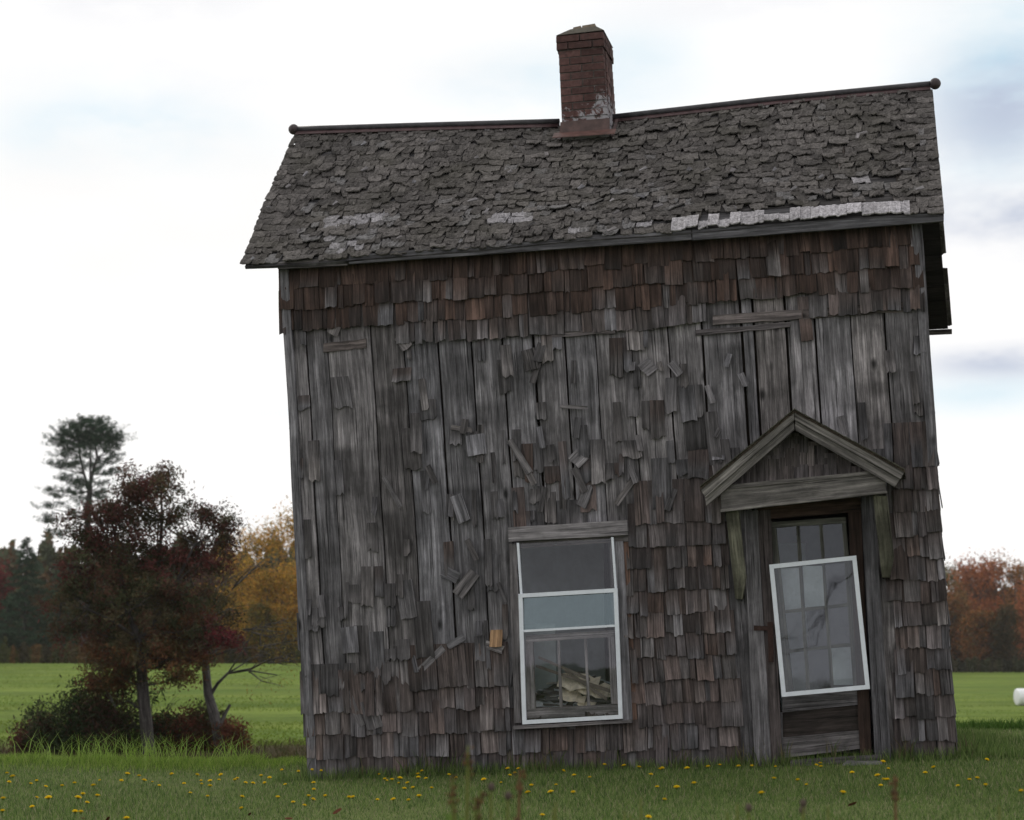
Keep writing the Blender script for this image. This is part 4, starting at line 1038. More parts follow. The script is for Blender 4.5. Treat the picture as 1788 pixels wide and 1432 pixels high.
# blurred roadside weeds close to the camera
def weed(px, pytop, dist, kind, label, spread=1.0):
    q = G(px, pytop, dist); zb_ = float(gz(q[0], q[1])); h_ = q[2] - zb_; e = empty('roadside_weed', (q[0], q[1], zb_)); tag(e, label, 'weed')
    mb = MB(); hb = MB(); lb = MB(); gcol = (.17, .19, .06) if kind != 'rust' else (.17, .11, .06)
    brs = 5 if kind == 'dock' else (5 if kind == 'green' else 2)
    for b_ in range(brs):
        a = random.uniform(0, 6.28); o_ = .05 * spread * random.random() * (b_ > 0); hh_ = h_ * (1 if b_ == 0 else random.uniform(.72, .97)); sx = math.cos(a); sy = math.sin(a)
        tip = Vector((sx * (o_ + .09 * spread * (b_ > 0) * random.random()), sy * .05, hh_)); pts_ = [Vector((sx * o_ * .3, sy * .02, 0)).lerp(tip, t_) + Vector((.01 * fn(t_ * 3, b_), 0, 0)) for t_ in (0, .3, .6, .85, 1)]
        mb.tube(pts_, [.009, .008, .0065, .005, .003], gcol, 5)
        if kind in ('dock', 'rust'):
            for _ in range(16 if kind == 'dock' else 24):
                t_ = random.uniform(.86, 1.0); c = pts_[0].lerp(tip, t_) + Vector((random.gauss(0, .008), random.gauss(0, .008), 0)); hb.ball(c, random.uniform(.003, .007), random.choice([(.14, .085, .05), (.17, .10, .05), (.10, .065, .045)]), 5, 3)
        if kind in ('dock', 'rust'): hb.build('seed_head', M_leaf, e); hb = MB()
        if kind == 'head': hb.ball(tip, .011, (.12, .095, .08), 10, 6, squash=1.2)
        if kind == 'green' or kind == 'dock':
            for _ in range(16):
                t_ = random.uniform(.1, .8); c = pts_[0].lerp(tip, t_); an = random.uniform(0, 6.28); l_ = random.uniform(.04, .08); dv = Vector((math.cos(an), math.sin(an), random.uniform(.1, .8))) * l_; sd_ = Vector((-math.sin(an), math.cos(an), 0)) * .007
                b = len(lb.v); lb.v += [tuple(c), tuple(c + dv * .5 + sd_), tuple(c + dv), tuple(c + dv * .5 - sd_)]; lb.c += [(.09, .15, .03) if random.random() < .8 else (.30, .26, .04)] * 4; lb.uv += [(0, 0)] * 4; lb.f.append((b, b + 1, b + 2, b + 3)); lb.mi.append(0)
    mb.build('stem', M_leaf, e)
    if hb.v: hb.build('seed_head', M_leaf, e)
    if lb.v: lb.build('leaf_cluster', M_leaf, e)
weed(818, 1300, 5.0, 'dock', 'tall blurred reddish brown dock stalk in front of the left wall below the window')
weed(858, 1372, 5.0, 'head', 'short brown headed stalk just right of the tallest dock stalk', .5)
weed(907, 1345, 5.4, 'rust', 'thin dock stalk with small brown head below the window', .35)
weed(970, 1400, 5.2, 'green', 'low yellow green weed at the frame bottom below the window')
weed(1568, 1355, 5.2, 'rust', 'single rusty orange seed spike before the right door post')
weed(1304, 1408, 5.2, 'head', 'short weed with a round brown head left of the door', .3)
weed(1402, 1402, 5.3, 'head', 'weed with round grey brown head below the door', .2)
weed(1445, 1408, 5.4, 'green', 'leafy green weed at the bottom under the door')
weed(1740, 1405, 5.3, 'green', 'leafy green weed in the bottom right corner of the lawn')
weed(1290, 1405, 5.5, 'green', 'green weed with yellow leaves below the door frame')
weed(1120, 1395, 5.6, 'green', 'thin green weed between window and door at the lawn front')
for _ in range(0): pass
wf = []
for _ in range(900):
    lx = random.uniform(-1.75, 3.6); ld = -abs(random.gauss(0, .05)) - .02; p_ = HO + eX * lx + nD * ld
    if fn(lx * 2.3, 5.) > -.05: wf.append((p_[0], p_[1]))
g = blades('wall_foot_weeds', 0, np.array(wf), .2, .009, [(.08, .12, .04), (.14, .12, .07), (.06, .085, .03), (.17, .15, .09)], .45, 19, strip=True); tag(g, 'sparse taller stems and dry grass against the foot of the house wall', 'weeds', kind='stuff')
# fallen leaves
lf = MB(); n = 5
P = np.array([[(-.04 + .08 * i / 3, (-.025 + .05 * j / 3) * (1 - abs(i - 1.5) * .35), .02 + .012 * fn(i, j, 6)) for j in range(4)] for i in range(4)]); lf.slab(P, (0, 0, -.002), (.11, .045, .028)); l0 = lf.build('fallen_leaf', M_leaf); lv = []
for i, (px, py) in enumerate([(145, 1411), (437, 1404), (432, 1415), (505, 1412), (590, 1400), (190, 1413), (45, 1427), (1490, 1385), (163, 1400)]):
    q = ground_at(px, py); o = l0 if i == 0 else l0.copy()
    if i: COL.objects.link(o)
    o.location = (q[0], q[1], float(gz(q[0], q[1])) + .03); o.rotation_euler = (random.gauss(0, .4), random.gauss(0, .4), random.uniform(0, 6)); s_ = random.uniform(.45, .8); o.scale = (s_, s_, s_)
    tag(o, 'curled dark brown leaf on the lawn below ' + zone_of(px), 'leaf', 'fallen leaves on the lawn'); lv.append((px, o))

number_alike(lv)
# ------------------------------------------------------------------ trees
def leafcloud(name, C, size, cols, mat, parent, seed, flat=0., jit=.25, asp=.6):
    """C: (n,3) leaf centres, cols (n,3): one four-cornered leaf at each"""
    r = np.random.default_rng(seed); n = len(C)
    a = r.normal(size=(n, 3)); a[:, 2] *= (1 - flat); a /= np.linalg.norm(a, axis=1)[:, None] + 1e-9
    b = np.cross(a, r.normal(size=(n, 3))); b /= np.linalg.norm(b, axis=1)[:, None] + 1e-9
    s_ = size * r.uniform(.6, 1.35, (n, 1)); a = a * s_; b = b * s_ * asp
    V = np.stack([C - a, C - b * .5, C + a, C + b * .5], 1)
    cc_ = cols * r.uniform(1 - jit, 1 + jit, (n, 1))
    return quad_mesh(name, V.reshape(-1, 3), np.repeat(cc_, 4, 0), mat, 4, parent)
def grow(rr, p, d, length, rad, depth, segs, tips, spread=.5, up=.15, kids=(2, 3), shrink=.72, wig=.12):
    n = 3; q = p.copy(); dd = d.copy()
    chain = [(q.copy(), rad)]
    for i in range(n):
        dd = (dd + Vector((rr.gauss(0, wig), rr.gauss(0, wig), rr.gauss(0, wig) + up * .3))).normalized(); q = q + dd * (length / n); chain.append((q.copy(), rad * (1 - .38 * (i + 1) / n)))
        if depth <= 2: tips.append((q.copy(), depth))
    segs.append(chain)
    if depth == 0: return
    for k in range(rr.randint(*kids)):
        ax = dd.orthogonal().normalized(); ax.rotate(Matrix.Rotation(rr.uniform(0, 6.28), 3, dd)); nd = dd.copy(); nd.rotate(Matrix.Rotation(rr.uniform(.5, 1.3) * spread, 3, ax)); nd.z += up; nd.normalize()
        grow(rr, q, nd, length * shrink * rr.uniform(.8, 1.15), rad * .6, depth - 1, segs, tips, spread, up, kids, shrink, wig)
def trunkmesh(segs, parent, col, seg=7, name='trunk'):
    mb = MB()
    for ch in segs: mb.tube([c for c, _ in ch], [r for _, r in ch], col, seg if ch[0][1] > .04 else 4, cap=False)
    return mb.build(name, M_bark, parent, True)
def decid(name, base, H, label, pal, seed, spread=.55, leafn=9000, leaf=.10, blob=.45, crown_lo=.25, trunk_r=.1, group=None, cat='tree', bark=(.09, .08, .07), width=1.0, depth=5, holes=.25, up=.12, kids=(2, 3), first=.28, skirt=False):
    rr = random.Random(seed); e = empty(name, tuple(base)); tag(e, label, cat, group)
    segs, tips = [], []
    grow(rr, Vector((0, 0, -.2)), Vector((rr.gauss(0, .04), 0, 1)).normalized(), H * first + .2, trunk_r, depth, segs, tips, spread, up, kids, .74)
    zs = max(t[0].z for t in tips); k = H / zs * .94
    for ch in segs:
        for c, _ in ch: c.x *= k * width; c.y *= k * width; c.z *= k
    T = np.array([(t[0].x * k * width, t[0].y * k * width, t[0].z * k) for t in tips])
    T = T[T[:, 2] > H * crown_lo]
    r = np.random.default_rng(seed)
    keep = r.random(len(T)) > holes; T = T[keep] if keep.sum() > 5 else T
    if skirt: T = np.concatenate([T, T * [1.0, 1.0, .62], T * [.85, .85, .36]])
    trunkmesh(segs, e, bark)
    idx = r.integers(0, len(T), leafn); bc = r.integers(0, len(pal), len(T)); br = r.uniform(.7, 1.3, len(T))
    C = T[idx] + r.normal(size=(leafn, 3)) * blob * np.array([1, 1, .7]) * r.uniform(.3, 1.1, (leafn, 1))
    cols = np.asarray(pal, float)[bc[idx]] * br[idx][:, None]
    sw_ = r.random(leafn) < .3; cols[sw_] = np.asarray(pal, float)[r.integers(0, len(pal), sw_.sum())]
    leafcloud('crown', C, leaf, cols, M_leaf, e, seed)
    return e
def bush(base, wx, h, label, pal, seed, leafn=7000, leaf=.06, name='bush', group=None):
    e = empty(name, tuple(base)); tag(e, label, 'bush', group); rr = random.Random(seed); segs, tips = [], []
    for _ in range(14):
        a = rr.uniform(0, 6.28); d = Vector((math.cos(a) * wx / h * .5, math.sin(a) * .5, 1)).normalized()
        grow(rr, Vector((math.cos(a) * wx * rr.uniform(0, .35), math.sin(a) * wx * .18, -.1)), d, h * .42, .018, 2, segs, tips, .7, .05, (2, 3), .7)
    T = np.array([tuple(t[0]) for t in tips]); T[:, 2] *= h * .97 / T[:, 2].max(); T[:, 0] *= wx * .5 / np.abs(T[:, 0]).max() * 1.0; T[:, 2] = np.clip(T[:, 2], 0, None)
    trunkmesh(segs, e, (.06, .045, .04), 4, 'branches'); r = np.random.default_rng(seed); T = np.concatenate([T, T * [1, 1, .5], T * [1.05, 1, .22]]); idx = r.integers(0, len(T), leafn)
    C = T[idx] + r.normal(size=(leafn, 3)) * np.array([.16, .16, .11]) * h / 1.3; C[:, 2] = np.abs(C[:, 2]); zone = (np.sin(C[:, 0] * 2.1 + seed) + r.normal(size=leafn) * .5); ci = np.clip(((zone + 1.6) / 3.2 * len(pal)).astype(int), 0, len(pal) - 1)
    leafcloud('crown', C, leaf, np.asarray(pal, float)[ci], M_leaf, e, seed, jit=.35); return e
def at(px, py, dist):
    q = G(px, py, dist); return (q[0], dist, float(gz(q[0], dist)))

# the red-leaved tree in the low ground: modelled limbs, leaf clumps following its uneven crown
tb = at(258, 1310, 40); S4 = 40 / F
e = empty('red_leaved_tree', tb); tag(e, 'dark red leaved tree with forked trunk standing left of the house', 'tree')
rr = random.Random(5); segs, tips = [], []
def rel(px, py, dy=0.): return Vector(((px - 258) * S4, dy, (1306 - py) * S4))
def limb(pts_, r0, r1):
    n = len(pts_); ch = [(p, r0 + (r1 - r0) * i / (n - 1)) for i, p in enumerate(pts_)]; segs.append(ch); return ch
limb([rel(262, 1318), rel(252, 1240), rel(246, 1190), rel(243, 1160)], .155, .125)
limb([rel(243, 1162), rel(236, 1110), rel(215, 1060), rel(200, 990), rel(190, 930), rel(170, 880, .4)], .09, .03)
limb([rel(244, 1162), rel(262, 1110, .1), rel(262, 1050, .3), rel(264, 980, .3), rel(270, 900, .1), rel(268, 850)], .09, .02)
limb([rel(262, 1080, .2), rel(300, 1020, -.3), rel(335, 950, -.4), rel(350, 900, -.3)], .05, .015)
limb([rel(236, 1110), rel(200, 1080, -.5), rel(160, 1060, -.8), rel(120, 1050, -1)], .045, .012)
limb([rel(258, 1130), rel(300, 1110, .6), rel(345, 1090, .8), rel(380, 1085, .8)], .045, .012)
limb([rel(215, 1060), rel(170, 1000, .6), rel(130, 950, .8)], .04, .012)
limb([rel(262, 1050, .3), rel(250, 960, 1), rel(245, 880, 1.2)], .04, .012)
limb([rel(250, 1235), rel(225, 1215, -.2), rel(205, 1225, -.3)], .03, .008)
CL = [(272, 826, 26, 16, 0), (235, 850, 30, 20, 1), (185, 885, 34, 22, 1), (215, 940, 50, 28, 1), (150, 960, 40, 26, 1), (250, 840, 48, 26, 0), (225, 870, 45, 28, 1), (200, 905, 40, 28, 1), (250, 900, 45, 34, 0), (160, 910, 40, 28, 1), (130, 930, 30, 28, 1), (180, 950, 60, 30, 1), (285, 900, 18, 22, 0), (348, 890, 26, 22, 1), (365, 915, 28, 30, 1), (322, 935, 14, 12, 0),
      (120, 985, 34, 30, 1), (170, 1000, 55, 30, 0), (240, 970, 55, 34, 0), (300, 970, 50, 32, 1), (350, 975, 38, 30, 1), (130, 1040, 45, 30, 0), (200, 1050, 60, 32, 0), (270, 1040, 60, 36, 0), (330, 1040, 50, 30, 0), (115, 1085, 38, 24, 1), (170, 1100, 50, 28, 0), (240, 1105, 60, 30, 0), (305, 1100, 50, 28, 2),
      (350, 1090, 44, 28, 1), (375, 1105, 28, 22, 3), (180, 1150, 40, 30, 2), (225, 1150, 50, 26, 0), (290, 1145, 50, 28, 2), (170, 1180, 26, 18, 2), (210, 1175, 20, 16, 2), (330, 1145, 30, 22, 2), (305, 1175, 18, 12, 2), (385, 940, 20, 24, 1)]
PAL = {0: [(.055, .060, .032), (.075, .062, .036), (.090, .050, .036)], 1: [(.105, .040, .036), (.075, .042, .034), (.06, .050, .032), (.05, .048, .028)], 2: [(.13, .070, .034), (.08, .066, .032), (.11, .05, .032)], 3: [(.13, .028, .034), (.09, .03, .03)]}
CC, CCo = [], []
for (px, py, rx, rz, kd) in CL:
    for _ in range(2 + (rx > 40)):
        c = rel(px, py, rr.gauss(0, rx * .6) * S4 * 1.1)
        st_ = min((cc2 for ch in segs[:9] for cc2, _ in ch), key=lambda v_: (v_ - c).length + (0 if v_.z < c.z else .6)); 
        mid_ = st_.lerp(c, .5) + Vector((rr.gauss(0, .08), rr.gauss(0, .08), -.06)); segs.append([(st_, .022), (mid_, .014), (c, .006)])
    nsub = int(rx * rz / 92) + 6
    for _ in range(nsub):
        a, b_ = rng.normal(size=2) * .6; sc_ = np.array([(px - 258 + a * rx) * S4, rng.normal() * rx * .75 * S4, (1306 - py - b_ * rz) * S4]); n = int(rng.uniform(35, 100) * (1.0 if py < 960 else 1.1))
        CC.append(sc_ + rng.normal(size=(n, 3)) * np.array([.13, .15, .10])); pl = PAL[kd]; base_c = np.array(pl[rng.integers(0, len(pl))]) * rng.uniform(.7, 1.35)
        c_ = np.tile(base_c, (n, 1)); c_[rng.random(n) < .12] = pl[0]; CCo.append(c_)
        for _ in range(1):
            c = Vector(sc_); st_ = rel(px, py); segs.append([(st_, .009), (c, .004)])
trunkmesh(segs, e, (.055, .050, .048))
leafcloud('crown', np.concatenate(CC), .054, np.concatenate(CCo), M_leaf, e, 21)

# leaning half-dead tree beside it
tb2 = at(385, 1292, 41); S5 = 41 / F; e = empty('leaning_tree', tb2); tag(e, 'leaning grey half bare tree with a broken stub beside the red tree', 'tree'); segs = []
rel = lambda px, py, dy=0.: Vector(((px - 385) * S5, dy, (1288 - py) * S5))
limb([rel(388, 1300), rel(378, 1240), rel(362, 1190), rel(355, 1130), rel(352, 1080), rel(345, 1030)], .15, .05)
limb([rel(380, 1250), rel(390, 1228), rel(400, 1208)], .06, .035)
limb([rel(364, 1195), rel(378, 1172), rel(395, 1155), rel(430, 1150), rel(480, 1158)], .05, .012)
tips2 = []
for (x0, y0, x1, y1) in ((352, 1080, 400, 1010), (355, 1130, 420, 1080), (352, 1090, 330, 1020), (395, 1155, 450, 1110), (430, 1150, 500, 1140), (400, 1010, 430, 960), (420, 1080, 480, 1090), (450, 1110, 500, 1090), (345, 1030, 370, 980)):
    for _ in range(3):
        s1 = rel(x1 + rr.gauss(0, 20), y1 + rr.gauss(0, 16), rr.gauss(0, .5)); s0 = rel(x0, y0); segs.append([(s0, .022), (s0.lerp(s1, .5) + Vector((rr.gauss(0, .06), 0, rr.gauss(0, .06))), .014), (s1, .006)]); tips2.append(s1)
        for _ in range(5):
            s2 = s1 + Vector((rr.gauss(.05, .25), rr.gauss(0, .25), rr.gauss(0, .18))); segs.append([(s0.lerp(s1, rr.uniform(.4, 1)), .008), (s2, .003)]); tips2.append(s2)
trunkmesh(segs, e, (.085, .08, .078))
T = np.array([tuple(v_) for v_ in tips2]); idx = rng.integers(0, len(T), 2600); C = T[idx] + rng.normal(size=(2600, 3)) * .22
leafcloud('crown', C, .035, np.array([(.20, .15, .04), (.11, .09, .03), (.14, .12, .04)])[rng.integers(0, 3, 2600)], M_leaf, e, 22)

bush(at(125, 1305, 40.5), 2.5, 1.35, 'dark rounded green and brown bush left of the red tree trunk', [(.05, .05, .03), (.034, .05, .024), (.028, .042, .02), (.03, .04, .02), (.06, .034, .026)], 31, 11000)
bush(at(62, 1306, 40.2), 1.1, .85, 'low reddish brown bush at the far left end of the thicket', [(.10, .04, .03), (.075, .035, .028), (.05, .03, .02)], 32, 4000)
bush(at(192, 1306, 41.2), 1.9, 1.95, 'tall dark bush rising behind the red tree trunk', [(.026, .036, .018), (.034, .044, .02), (.05, .034, .022)], 33, 10000)
bush(at(310, 1304, 41.5), 1.6, .95, 'low rusty bush between the two tree trunks', [(.05, .035, .02), (.085, .032, .022), (.035, .035, .02)], 34, 6000)
bush(at(352, 1302, 42.2), 1.0, 1.15, 'olive green bush just behind the leaning trunk', [(.04, .042, .02), (.07, .03, .022)], 35, 4000)
bush(at(402, 1300, 41.2), .7, .8, 'small reddish bush right of the leaning trunk', [(.12, .045, .03), (.08, .045, .025), (.05, .04, .02)], 36, 3000)

# tall white pine behind
pd = 165; pb = at(146, 1150, pd); SP = pd / F; e = empty('tall_pine', pb); tag(e, 'tall flat topped pine rising above the red tree', 'pine tree')
rel = lambda px, py, dy=0.: Vector(((px - 146) * SP, dy, (1130 - py) * SP + EYE - pb[2])); segs = []
limb([Vector((0, 0, -.5)), rel(146, 1000), rel(145, 900), rel(147, 850)], .38, .26)
limb([rel(147, 850), rel(150, 830), rel(158, 800), rel(152, 770), rel(150, 750)], .2, .07)
limb([rel(146, 860), rel(136, 830), rel(128, 800), rel(124, 770), rel(122, 755)], .16, .06)
limb([rel(147, 840), rel(143, 800, .6), rel(142, 760, .8)], .12, .05)
pads = [(122, 752, 26, 10), (150, 745, 26, 10), (140, 760, 34, 10), (170, 758, 22, 9), (105, 760, 22, 9), (130, 775, 30, 9), (160, 775, 24, 8), (185, 770, 18, 7), (92, 778, 20, 5), (195, 765, 12, 6), (100, 798, 18, 5), (178, 790, 16, 6), (82, 812, 12, 3), (100, 815, 20, 4), (125, 815, 14, 5), (150, 822, 14, 6), (190, 826, 16, 4), (172, 832, 14, 4), (108, 838, 14, 6),
        (120, 842, 18, 6), (140, 848, 14, 7), (170, 848, 14, 3), (78, 858, 10, 2.5), (92, 869, 14, 4), (72, 888, 14, 3.5), (97, 884, 8, 3), (132, 862, 12, 8), (130, 875, 14, 6), (78, 908, 10, 6), (90, 935, 16, 7), (75, 912, 6, 4), (160, 870, 16, 6), (150, 885, 16, 6), (120, 900, 12, 5), (115, 742, 14, 8), (135, 740, 14, 8), (160, 742, 16, 8), (145, 785, 30, 8), (110, 785, 20, 7), (120, 765, 30, 9), (155, 763, 30, 9), (178, 778, 18, 6), (140, 800, 16, 6), (88, 772, 14, 4), (110, 812, 14, 5), (168, 806, 14, 5), (186, 800, 12, 4), (108, 862, 12, 4), (168, 862, 12, 4), (138, 735, 8, 5), (150, 812, 18, 6)]
CC = []
for (px, py, rx, rz) in pads:
    dy = rr.gauss(0, rx * .7) * SP; c = rel(px, py, dy); ctr = min((cc2 for ch in segs[:4] for cc2, _ in ch), key=lambda v_: abs(v_.z - (c.z - .5)) + .3 * abs(v_.x - c.x))
    m_ = ctr.lerp(c, .6) + Vector((0, 0, -.12)); segs.append([(ctr, .07), (m_, .045), (c, .02)])
    n = int(rx * rz * 4.6 + 150); sub = rng.normal(size=(max(5, n // 26), 3)) * np.array([rx * .52, rx * .52, rz * .55]) * SP + np.array(c); idx = rng.integers(0, len(sub), n)
    tw = rng.normal(size=(len(sub), 3)) * np.array([.55, .55, .12]) + np.array([np.sign(px - 146) * .35, 0, .32])
    CC.append(sub[idx] + tw[idx] * rng.random((n, 1)) + rng.normal(size=(n, 3)) * np.array([.10, .10, .07]))
trunkmesh(segs, e, (.045, .04, .04)); C = np.concatenate(CC)
for s_ in (1,):
    pass
leafcloud('crown', C, .19, np.array([(.030, .055, .036), (.042, .068, .042), (.022, .040, .028)])[rng.integers(0, 3, len(C))], M_needle, e, 23, asp=.22)

def conifer(base, H, Wd, label, seed, pal, group=None, dens_=1.0):
    e = empty('conifer_tree', tuple(base)); tag(e, label, 'conifer', group); rr_ = random.Random(seed); r = np.random.default_rng(seed); mb = MB()
    mb.tube([(0, 0, -.3), (.02 * H * .1, 0, H * .5), (0, 0, H * .98)], [H * .017, H * .011, .02], (.05, .042, .04), 6); CC_ = []
    nb_ = int(H * 7 * dens_)
    for k in range(nb_):
        f = (k + rr_.random()) / nb_; z = H * (.12 + .86 * f); ln_ = Wd * .5 * (1 - f) ** .75 * rr_.uniform(.55, 1.15) + .15; a = rr_.uniform(0, 6.28); tip = Vector((math.cos(a) * ln_, math.sin(a) * ln_, z - ln_ * .12)); b0 = Vector((0, 0, z))
        mb.tube([b0, b0.lerp(tip, .5) + Vector((0, 0, .05)), tip], [.04, .025, .01], (.05, .042, .04), 4, cap=False); n = int(30 + ln_ * 65)
        t_ = r.uniform(.25, 1.05, n)[:, None]; C_ = np.array(b0) + (np.array(tip) - np.array(b0)) * t_ + r.normal(size=(n, 3)) * np.array([.22, .22, .10]) * (.6 + .15 * ln_); CC_.append(C_)
    mb.build('trunk', M_bark, e); C_ = np.concatenate(CC_); bri = r.uniform(.7, 1.3, len(C_))[:, None]
    leafcloud('crown', C_, .20, np.asarray(pal, float)[r.integers(0, len(pal), len(C_))] * bri, M_needle, e, seed, asp=.3); return e
GRN = [(.040, .068, .042), (.052, .082, .048), (.030, .050, .034)]; ORG = [(.36, .17, .04), (.27, .16, .04), (.18, .13, .04), (.40, .20, .04)]; YEL = [(.46, .27, .05), (.36, .22, .045), (.24, .18, .05), (.48, .24, .05)]
RED = [(.17, .06, .055), (.14, .065, .05), (.10, .06, .045)]; OLV = [(.10, .10, .042), (.12, .105, .045), (.16, .12, .045), (.08, .085, .038)]; RUS = [(.38, .13, .06), (.28, .10, .055), (.20, .09, .05), (.42, .16, .06)]
gp = 'trees along the far edge of the left field'
def far(px, pytop, dist, kind, w, seed, label, pal, leafn=7500, **kw):
    b = at(px, 1150, dist); H = G(px, pytop, dist)[2] - b[2]
    if kind == 'c': return conifer(b, H, w * dist / F, label, seed, pal, gp if px < 900 else 'trees along the far edge of the right field')
    return decid('autumn_tree', b, H, label, pal, seed, leafn=int(leafn * 1.3), leaf=.19 if px < 900 else .27, blob=H * .075, trunk_r=H * .018, group=gp if px < 900 else 'trees along the far edge of the right field', crown_lo=.12, holes=.12, width=w / 150, skirt=True, **kw)
far(40, 935, 172, 'c', 110, 51, 'dark green spruce at the field edge left of the tall pine', GRN)
far(100, 990, 168, 'c', 120, 52, 'broad dark conifer directly below the tall pine', GRN)
far(-8, 965, 176, 'd', 110, 53, 'crimson maple cut by the left side of the photo', [(.17, .03, .035), (.12, .03, .03), (.08, .04, .03)])
far(8, 1040, 166, 'c', 110, 54, 'low dark conifer in the far left corner of the field', GRN)
far(70, 1010, 180, 'd', 110, 55, 'brownish orange tree behind the dark conifers', [(.13, .06, .025), (.09, .06, .03), (.06, .05, .025)])
far(170, 1010, 176, 'd', 130, 56, 'olive green tree in the gap behind the red tree', OLV)
far(225, 985, 182, 'd', 130, 57, 'dull orange tree hidden behind the red tree crown', [(.15, .07, .025), (.10, .07, .03), (.08, .07, .03)])
far(290, 1000, 178, 'd', 130, 58, 'yellow green tree seen through the red tree lower crown', OLV)
far(335, 960, 176, 'd', 120, 59, 'reddish tree behind the right side of the red tree', RED)
far(385, 905, 180, 'c', 110, 60, 'tall grey green pine top between red and yellow trees', [(.035, .055, .04), (.045, .065, .045)])
far(415, 950, 172, 'd', 110, 61, 'purplish red tree left of the big yellow tree', [(.13, .055, .05), (.10, .05, .045), (.08, .06, .04)])
far(385, 1030, 168, 'd', 110, 62, 'golden brown small tree behind the leaning tree', [(.19, .12, .035), (.12, .09, .03), (.08, .07, .03)])
far(490, 858, 166, 'd', 190, 63, 'large golden yellow tree touching the left corner of the house', YEL, 20000, kids=(3, 3), depth=5)
far(450, 965, 164, 'd', 110, 64, 'smaller yellow orange tree leaning on the golden tree', YEL, 6000)
far(455, 1050, 160, 'd', 100, 65, 'low olive and orange tree under the golden tree', [(.12, .10, .03), (.18, .10, .025), (.08, .075, .03)])
far(560, 960, 172, 'd', 130, 66, 'orange tree just behind the left corner of the house', ORG)
far(620, 1010, 178, 'd', 130, 67, 'rusty tree behind the house on the left', RUS, 3500)
far(1690, 962, 252, 'd', 110, 71, 'tall rusty red tree beside the right wall of the house', RUS, 6500)
far(1660, 1010, 246, 'd', 100, 72, 'lower orange brown tree touching the right wall', [(.30, .12, .05), (.20, .11, .045), (.14, .10, .045)], 6000)
far(1730, 985, 256, 'd', 90, 73, 'thin reddish brown tree between the two tall right trees', [(.12, .05, .035), (.09, .05, .035)], 3600)
far(1770, 965, 248, 'd', 110, 74, 'tall orange tree at the right end of the tree line', [(.36, .16, .05), (.27, .13, .05), (.18, .11, .05)], 6500)
far(1715, 1060, 242, 'd', 100, 75, 'low orange tree in front of the right tree line', [(.32, .13, .045), (.22, .11, .045), (.14, .10, .04)], 6000)
far(1800, 1010, 244, 'd', 110, 76, 'rust coloured tree cut by the right side of the photo', RUS, 6000)
far(1650, 975, 262, 'd', 90, 77, 'pale olive tree peeping out beside the right wall', OLV, 4000)
far(1755, 1050, 240, 'd', 90, 78, 'dark olive brown tree below the orange tree on the right', [(.07, .055, .025), (.10, .06, .028), (.05, .05, .025)], 5000)
far(1610, 1000, 250, 'd', 120, 79, 'orange tree hidden behind the right corner of the house', RUS, 3500)
# undergrowth at the foot of the tree lines
def under(name, x0, x1, dist, h, pal, seed, label):
    r = np.random.default_rng(seed); n = 15000; px = r.uniform(x0, x1, n); d = dist + r.normal(size=n) * 2.5; x = (px - 894) / F * d; z = gz(x, d)
    hh_ = h * (.55 + .45 * np.array([fn(a * .09, 1., seed) for a in px])); C = np.stack([x, d, z + r.random(n) ** 1.3 * hh_], -1)
    ci = np.clip((np.array([fn(a * .05, 4., seed) for a in px]) * 1.6 + .5) * len(pal), 0, len(pal) - 1).astype(int)
    o = leafcloud(name, C, .22, np.asarray(pal, float)[ci], M_leaf, None, seed, jit=.4); tag(o, label, 'undergrowth', kind='stuff')
under('undergrowth', -60, 680, 160, 2.9, [(.035, .032, .018), (.06, .045, .022), (.045, .05, .02), (.09, .055, .025)], 91, 'dark brown and olive brush along the far edge of the left field')
under('undergrowth', 1560, 1860, 238, 3.0, [(.03, .032, .02), (.055, .05, .028), (.04, .045, .022)], 92, 'dark brush below the orange trees at the right field edge')
# further woods closing the gaps
def wood_band(x0, x1, dist, ptop, pal, seed, label):
    r = np.random.default_rng(seed); n = 34000; px = r.uniform(x0, x1, n); d = dist + r.normal(size=n) * 5; x = (px - 894) / F * d; z0 = gz(x, d); top = (HOR - (ptop + 60 * np.array([fn(a * .03, 2., seed) for a in px]) + 26 * np.array([fn(a * .11, 2., seed) for a in px]))) / F * d + EYE
    C = np.stack([x, d, z0 + (top - z0) * r.random(n) ** .8], -1); ci = np.clip((np.array([fn(a * .035, b_ * .3, seed) for a, b_ in zip(px, C[:, 2])]) * 1.5 + .5) * len(pal), 0, len(pal) - 1).astype(int)
    o = leafcloud('far_woods', C, .55, np.asarray(pal, float)[ci], M_leaf, None, seed, jit=.4, asp=.9); tag(o, label, 'woods', kind='stuff')
wood_band(-80, 700, 205, 968, [(.07, .08, .05), (.10, .075, .05), (.09, .095, .05), (.13, .085, .05), (.06, .075, .055)], 93, 'mixed autumn woods filling the gaps behind the left tree line')
wood_band(1540, 1880, 285, 1030, [(.10, .05, .03), (.06, .05, .035), (.12, .055, .03)], 94, 'rusty autumn woods behind the right tree line')

WP = [(.07, .08, .05), (.10, .075, .05), (.14, .09, .05), (.13, .065, .045), (.06, .075, .055)]
wood_band(-1000, -70, 205, 968, WP, 95, 'mixed woods continuing past the left side of the view')
wood_band(690, 1550, 240, 1000, WP, 96, 'mixed woods hidden behind the house')
wood_band(1870, 2800, 285, 1000, WP, 97, 'rusty woods continuing past the right side of the view')

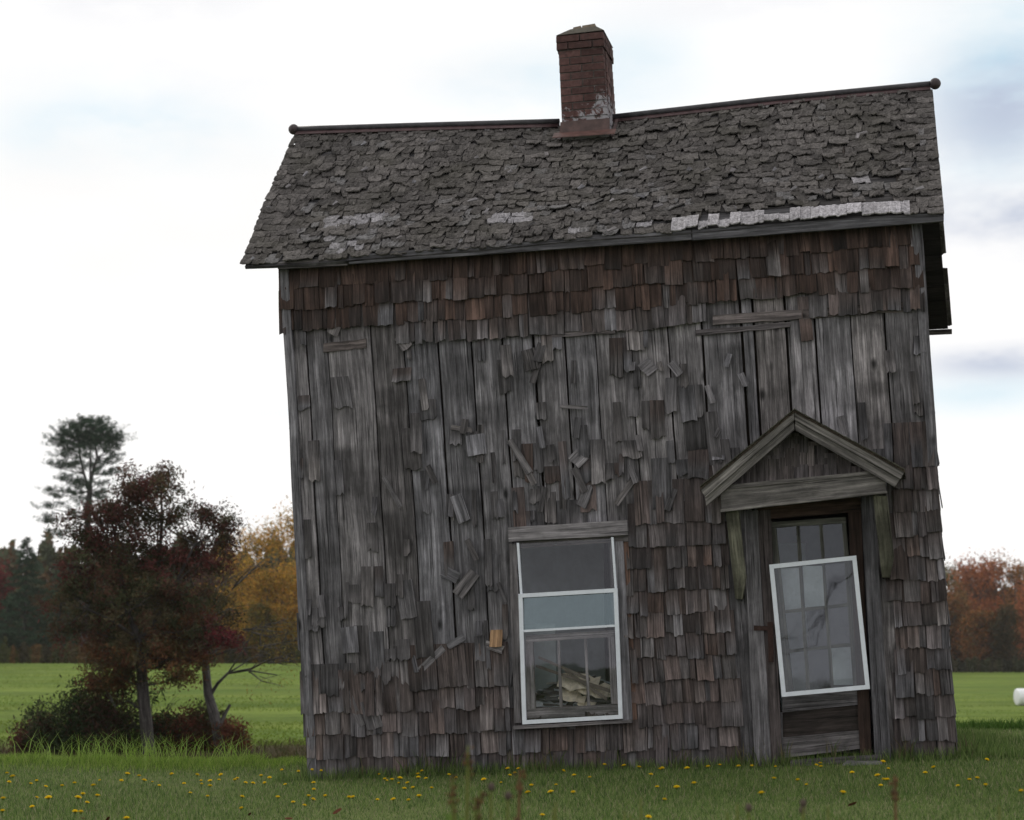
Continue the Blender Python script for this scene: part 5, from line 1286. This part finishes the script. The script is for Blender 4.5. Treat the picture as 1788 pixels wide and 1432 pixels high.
# hay bale in the right field
bp = G(1789, 1228, 125); mb = MB(); rb = .62
n = 28
for s_ in (-.6, .6): pass
pts_ = [(x, 0, .6) for x in (-.6, -.57, -.5, .5, .57, .6)]; mb.tube(pts_, [.50, .58, .62, .62, .58, .50], (1, 1, 1), 28)
bl = mb.build('round_bale', M_wrap, None, True); bl.location = (bp[0], bp[1], float(gz(bp[0], bp[1]))); bl.rotation_euler.z = .12
tag(bl, 'white plastic wrapped round hay bale in the right field', 'hay bale')

# bare roadside tree behind the viewer, mirrored in the storm window over the door
def mirrored(px, py, s_):
    r = ray(px, py); q = L(px, py, -.11); p_ = HO + eX * q[0] + nD * q[1] + np.array([0, 0, q[2]]); r = r / np.linalg.norm(r); r2 = r - 2 * (r @ nD) * nD; return Vector(p_ + r2 * s_)
segs = []
A_ = mirrored(1560, 968, 17); B_ = mirrored(1500, 976, 17); C_ = mirrored(1450, 1000, 17); D_ = mirrored(1436, 1050, 17); E_ = mirrored(1390, 1085, 17); F_ = mirrored(1330, 1112, 17)
A2 = A_ + (A_ - B_) * 1.2; rt = Vector((A2.x, A2.y, -.05))
lm = lambda pts_, r0, r1: segs.append([(p_, r0 + (r1 - r0) * i / (len(pts_) - 1)) for i, p_ in enumerate(pts_)])
org = rt.copy(); O_ = lambda v_: v_ - org
top_ = Vector((rt.x + .3, rt.y, 6.5)); fork = Vector((rt.x, rt.y, A_.z - .25))
lm([O_(rt), O_(fork), O_(top_)], .14, .04); lm([O_(fork), O_(A_), O_(B_), O_(C_)], .024, .020); lm([O_(C_), O_(D_), O_(E_), O_(F_)], .024, .010)
lm([O_(D_), O_(mirrored(1420, 1105, 17)), O_(mirrored(1350, 1125, 17))], .018, .008)
rr = random.Random(3); tp = []
grow(rr, O_(top_), Vector((.1, 0, 1)), 1.4, .04, 4, segs, tp, .6, .1)
grow(rr, O_(fork) + Vector((0, 0, .6)), Vector((.8, .1, .6)), 1.2, .04, 3, segs, tp, .6, .1)
e = empty('bare_tree', tuple(org)); tag(e, 'bare roadside tree whose dark bent branch is mirrored in the door storm glass', 'tree'); trunkmesh(segs, e, (.05, .045, .04))

# thin autumn air between the viewer and the far trees
mb = MB(); hz = [(-260, -40, -6), (260, -40, -6), (260, 330, -6), (-260, 330, -6)]; mb.v = hz + [(x, y, 27) for x, y, _ in hz]
mb.f = [(3, 2, 1, 0), (4, 5, 6, 7), (0, 1, 5, 4), (1, 2, 6, 5), (2, 3, 7, 6), (3, 0, 4, 7)]; mb.uv = [(0, 0)] * 8; mb.c = [(1, 1, 1)] * 8; mb.mi = [0] * 6
m = bpy.data.materials.new('haze'); m.use_nodes = True; t = m.node_tree; t.nodes.clear(); o = N(t, 'ShaderNodeOutputMaterial'); v = N(t, 'ShaderNodeVolumePrincipled')
v.inputs['Color'].default_value = (1, .98, .96, 1); v.inputs['Density'].default_value = .00014; t.links.new(v.outputs[0], o.inputs['Volume'])
hzo = mb.build('haze', m); tag(hzo, 'thin pale autumn haze over the far trees', 'haze', kind='stuff')
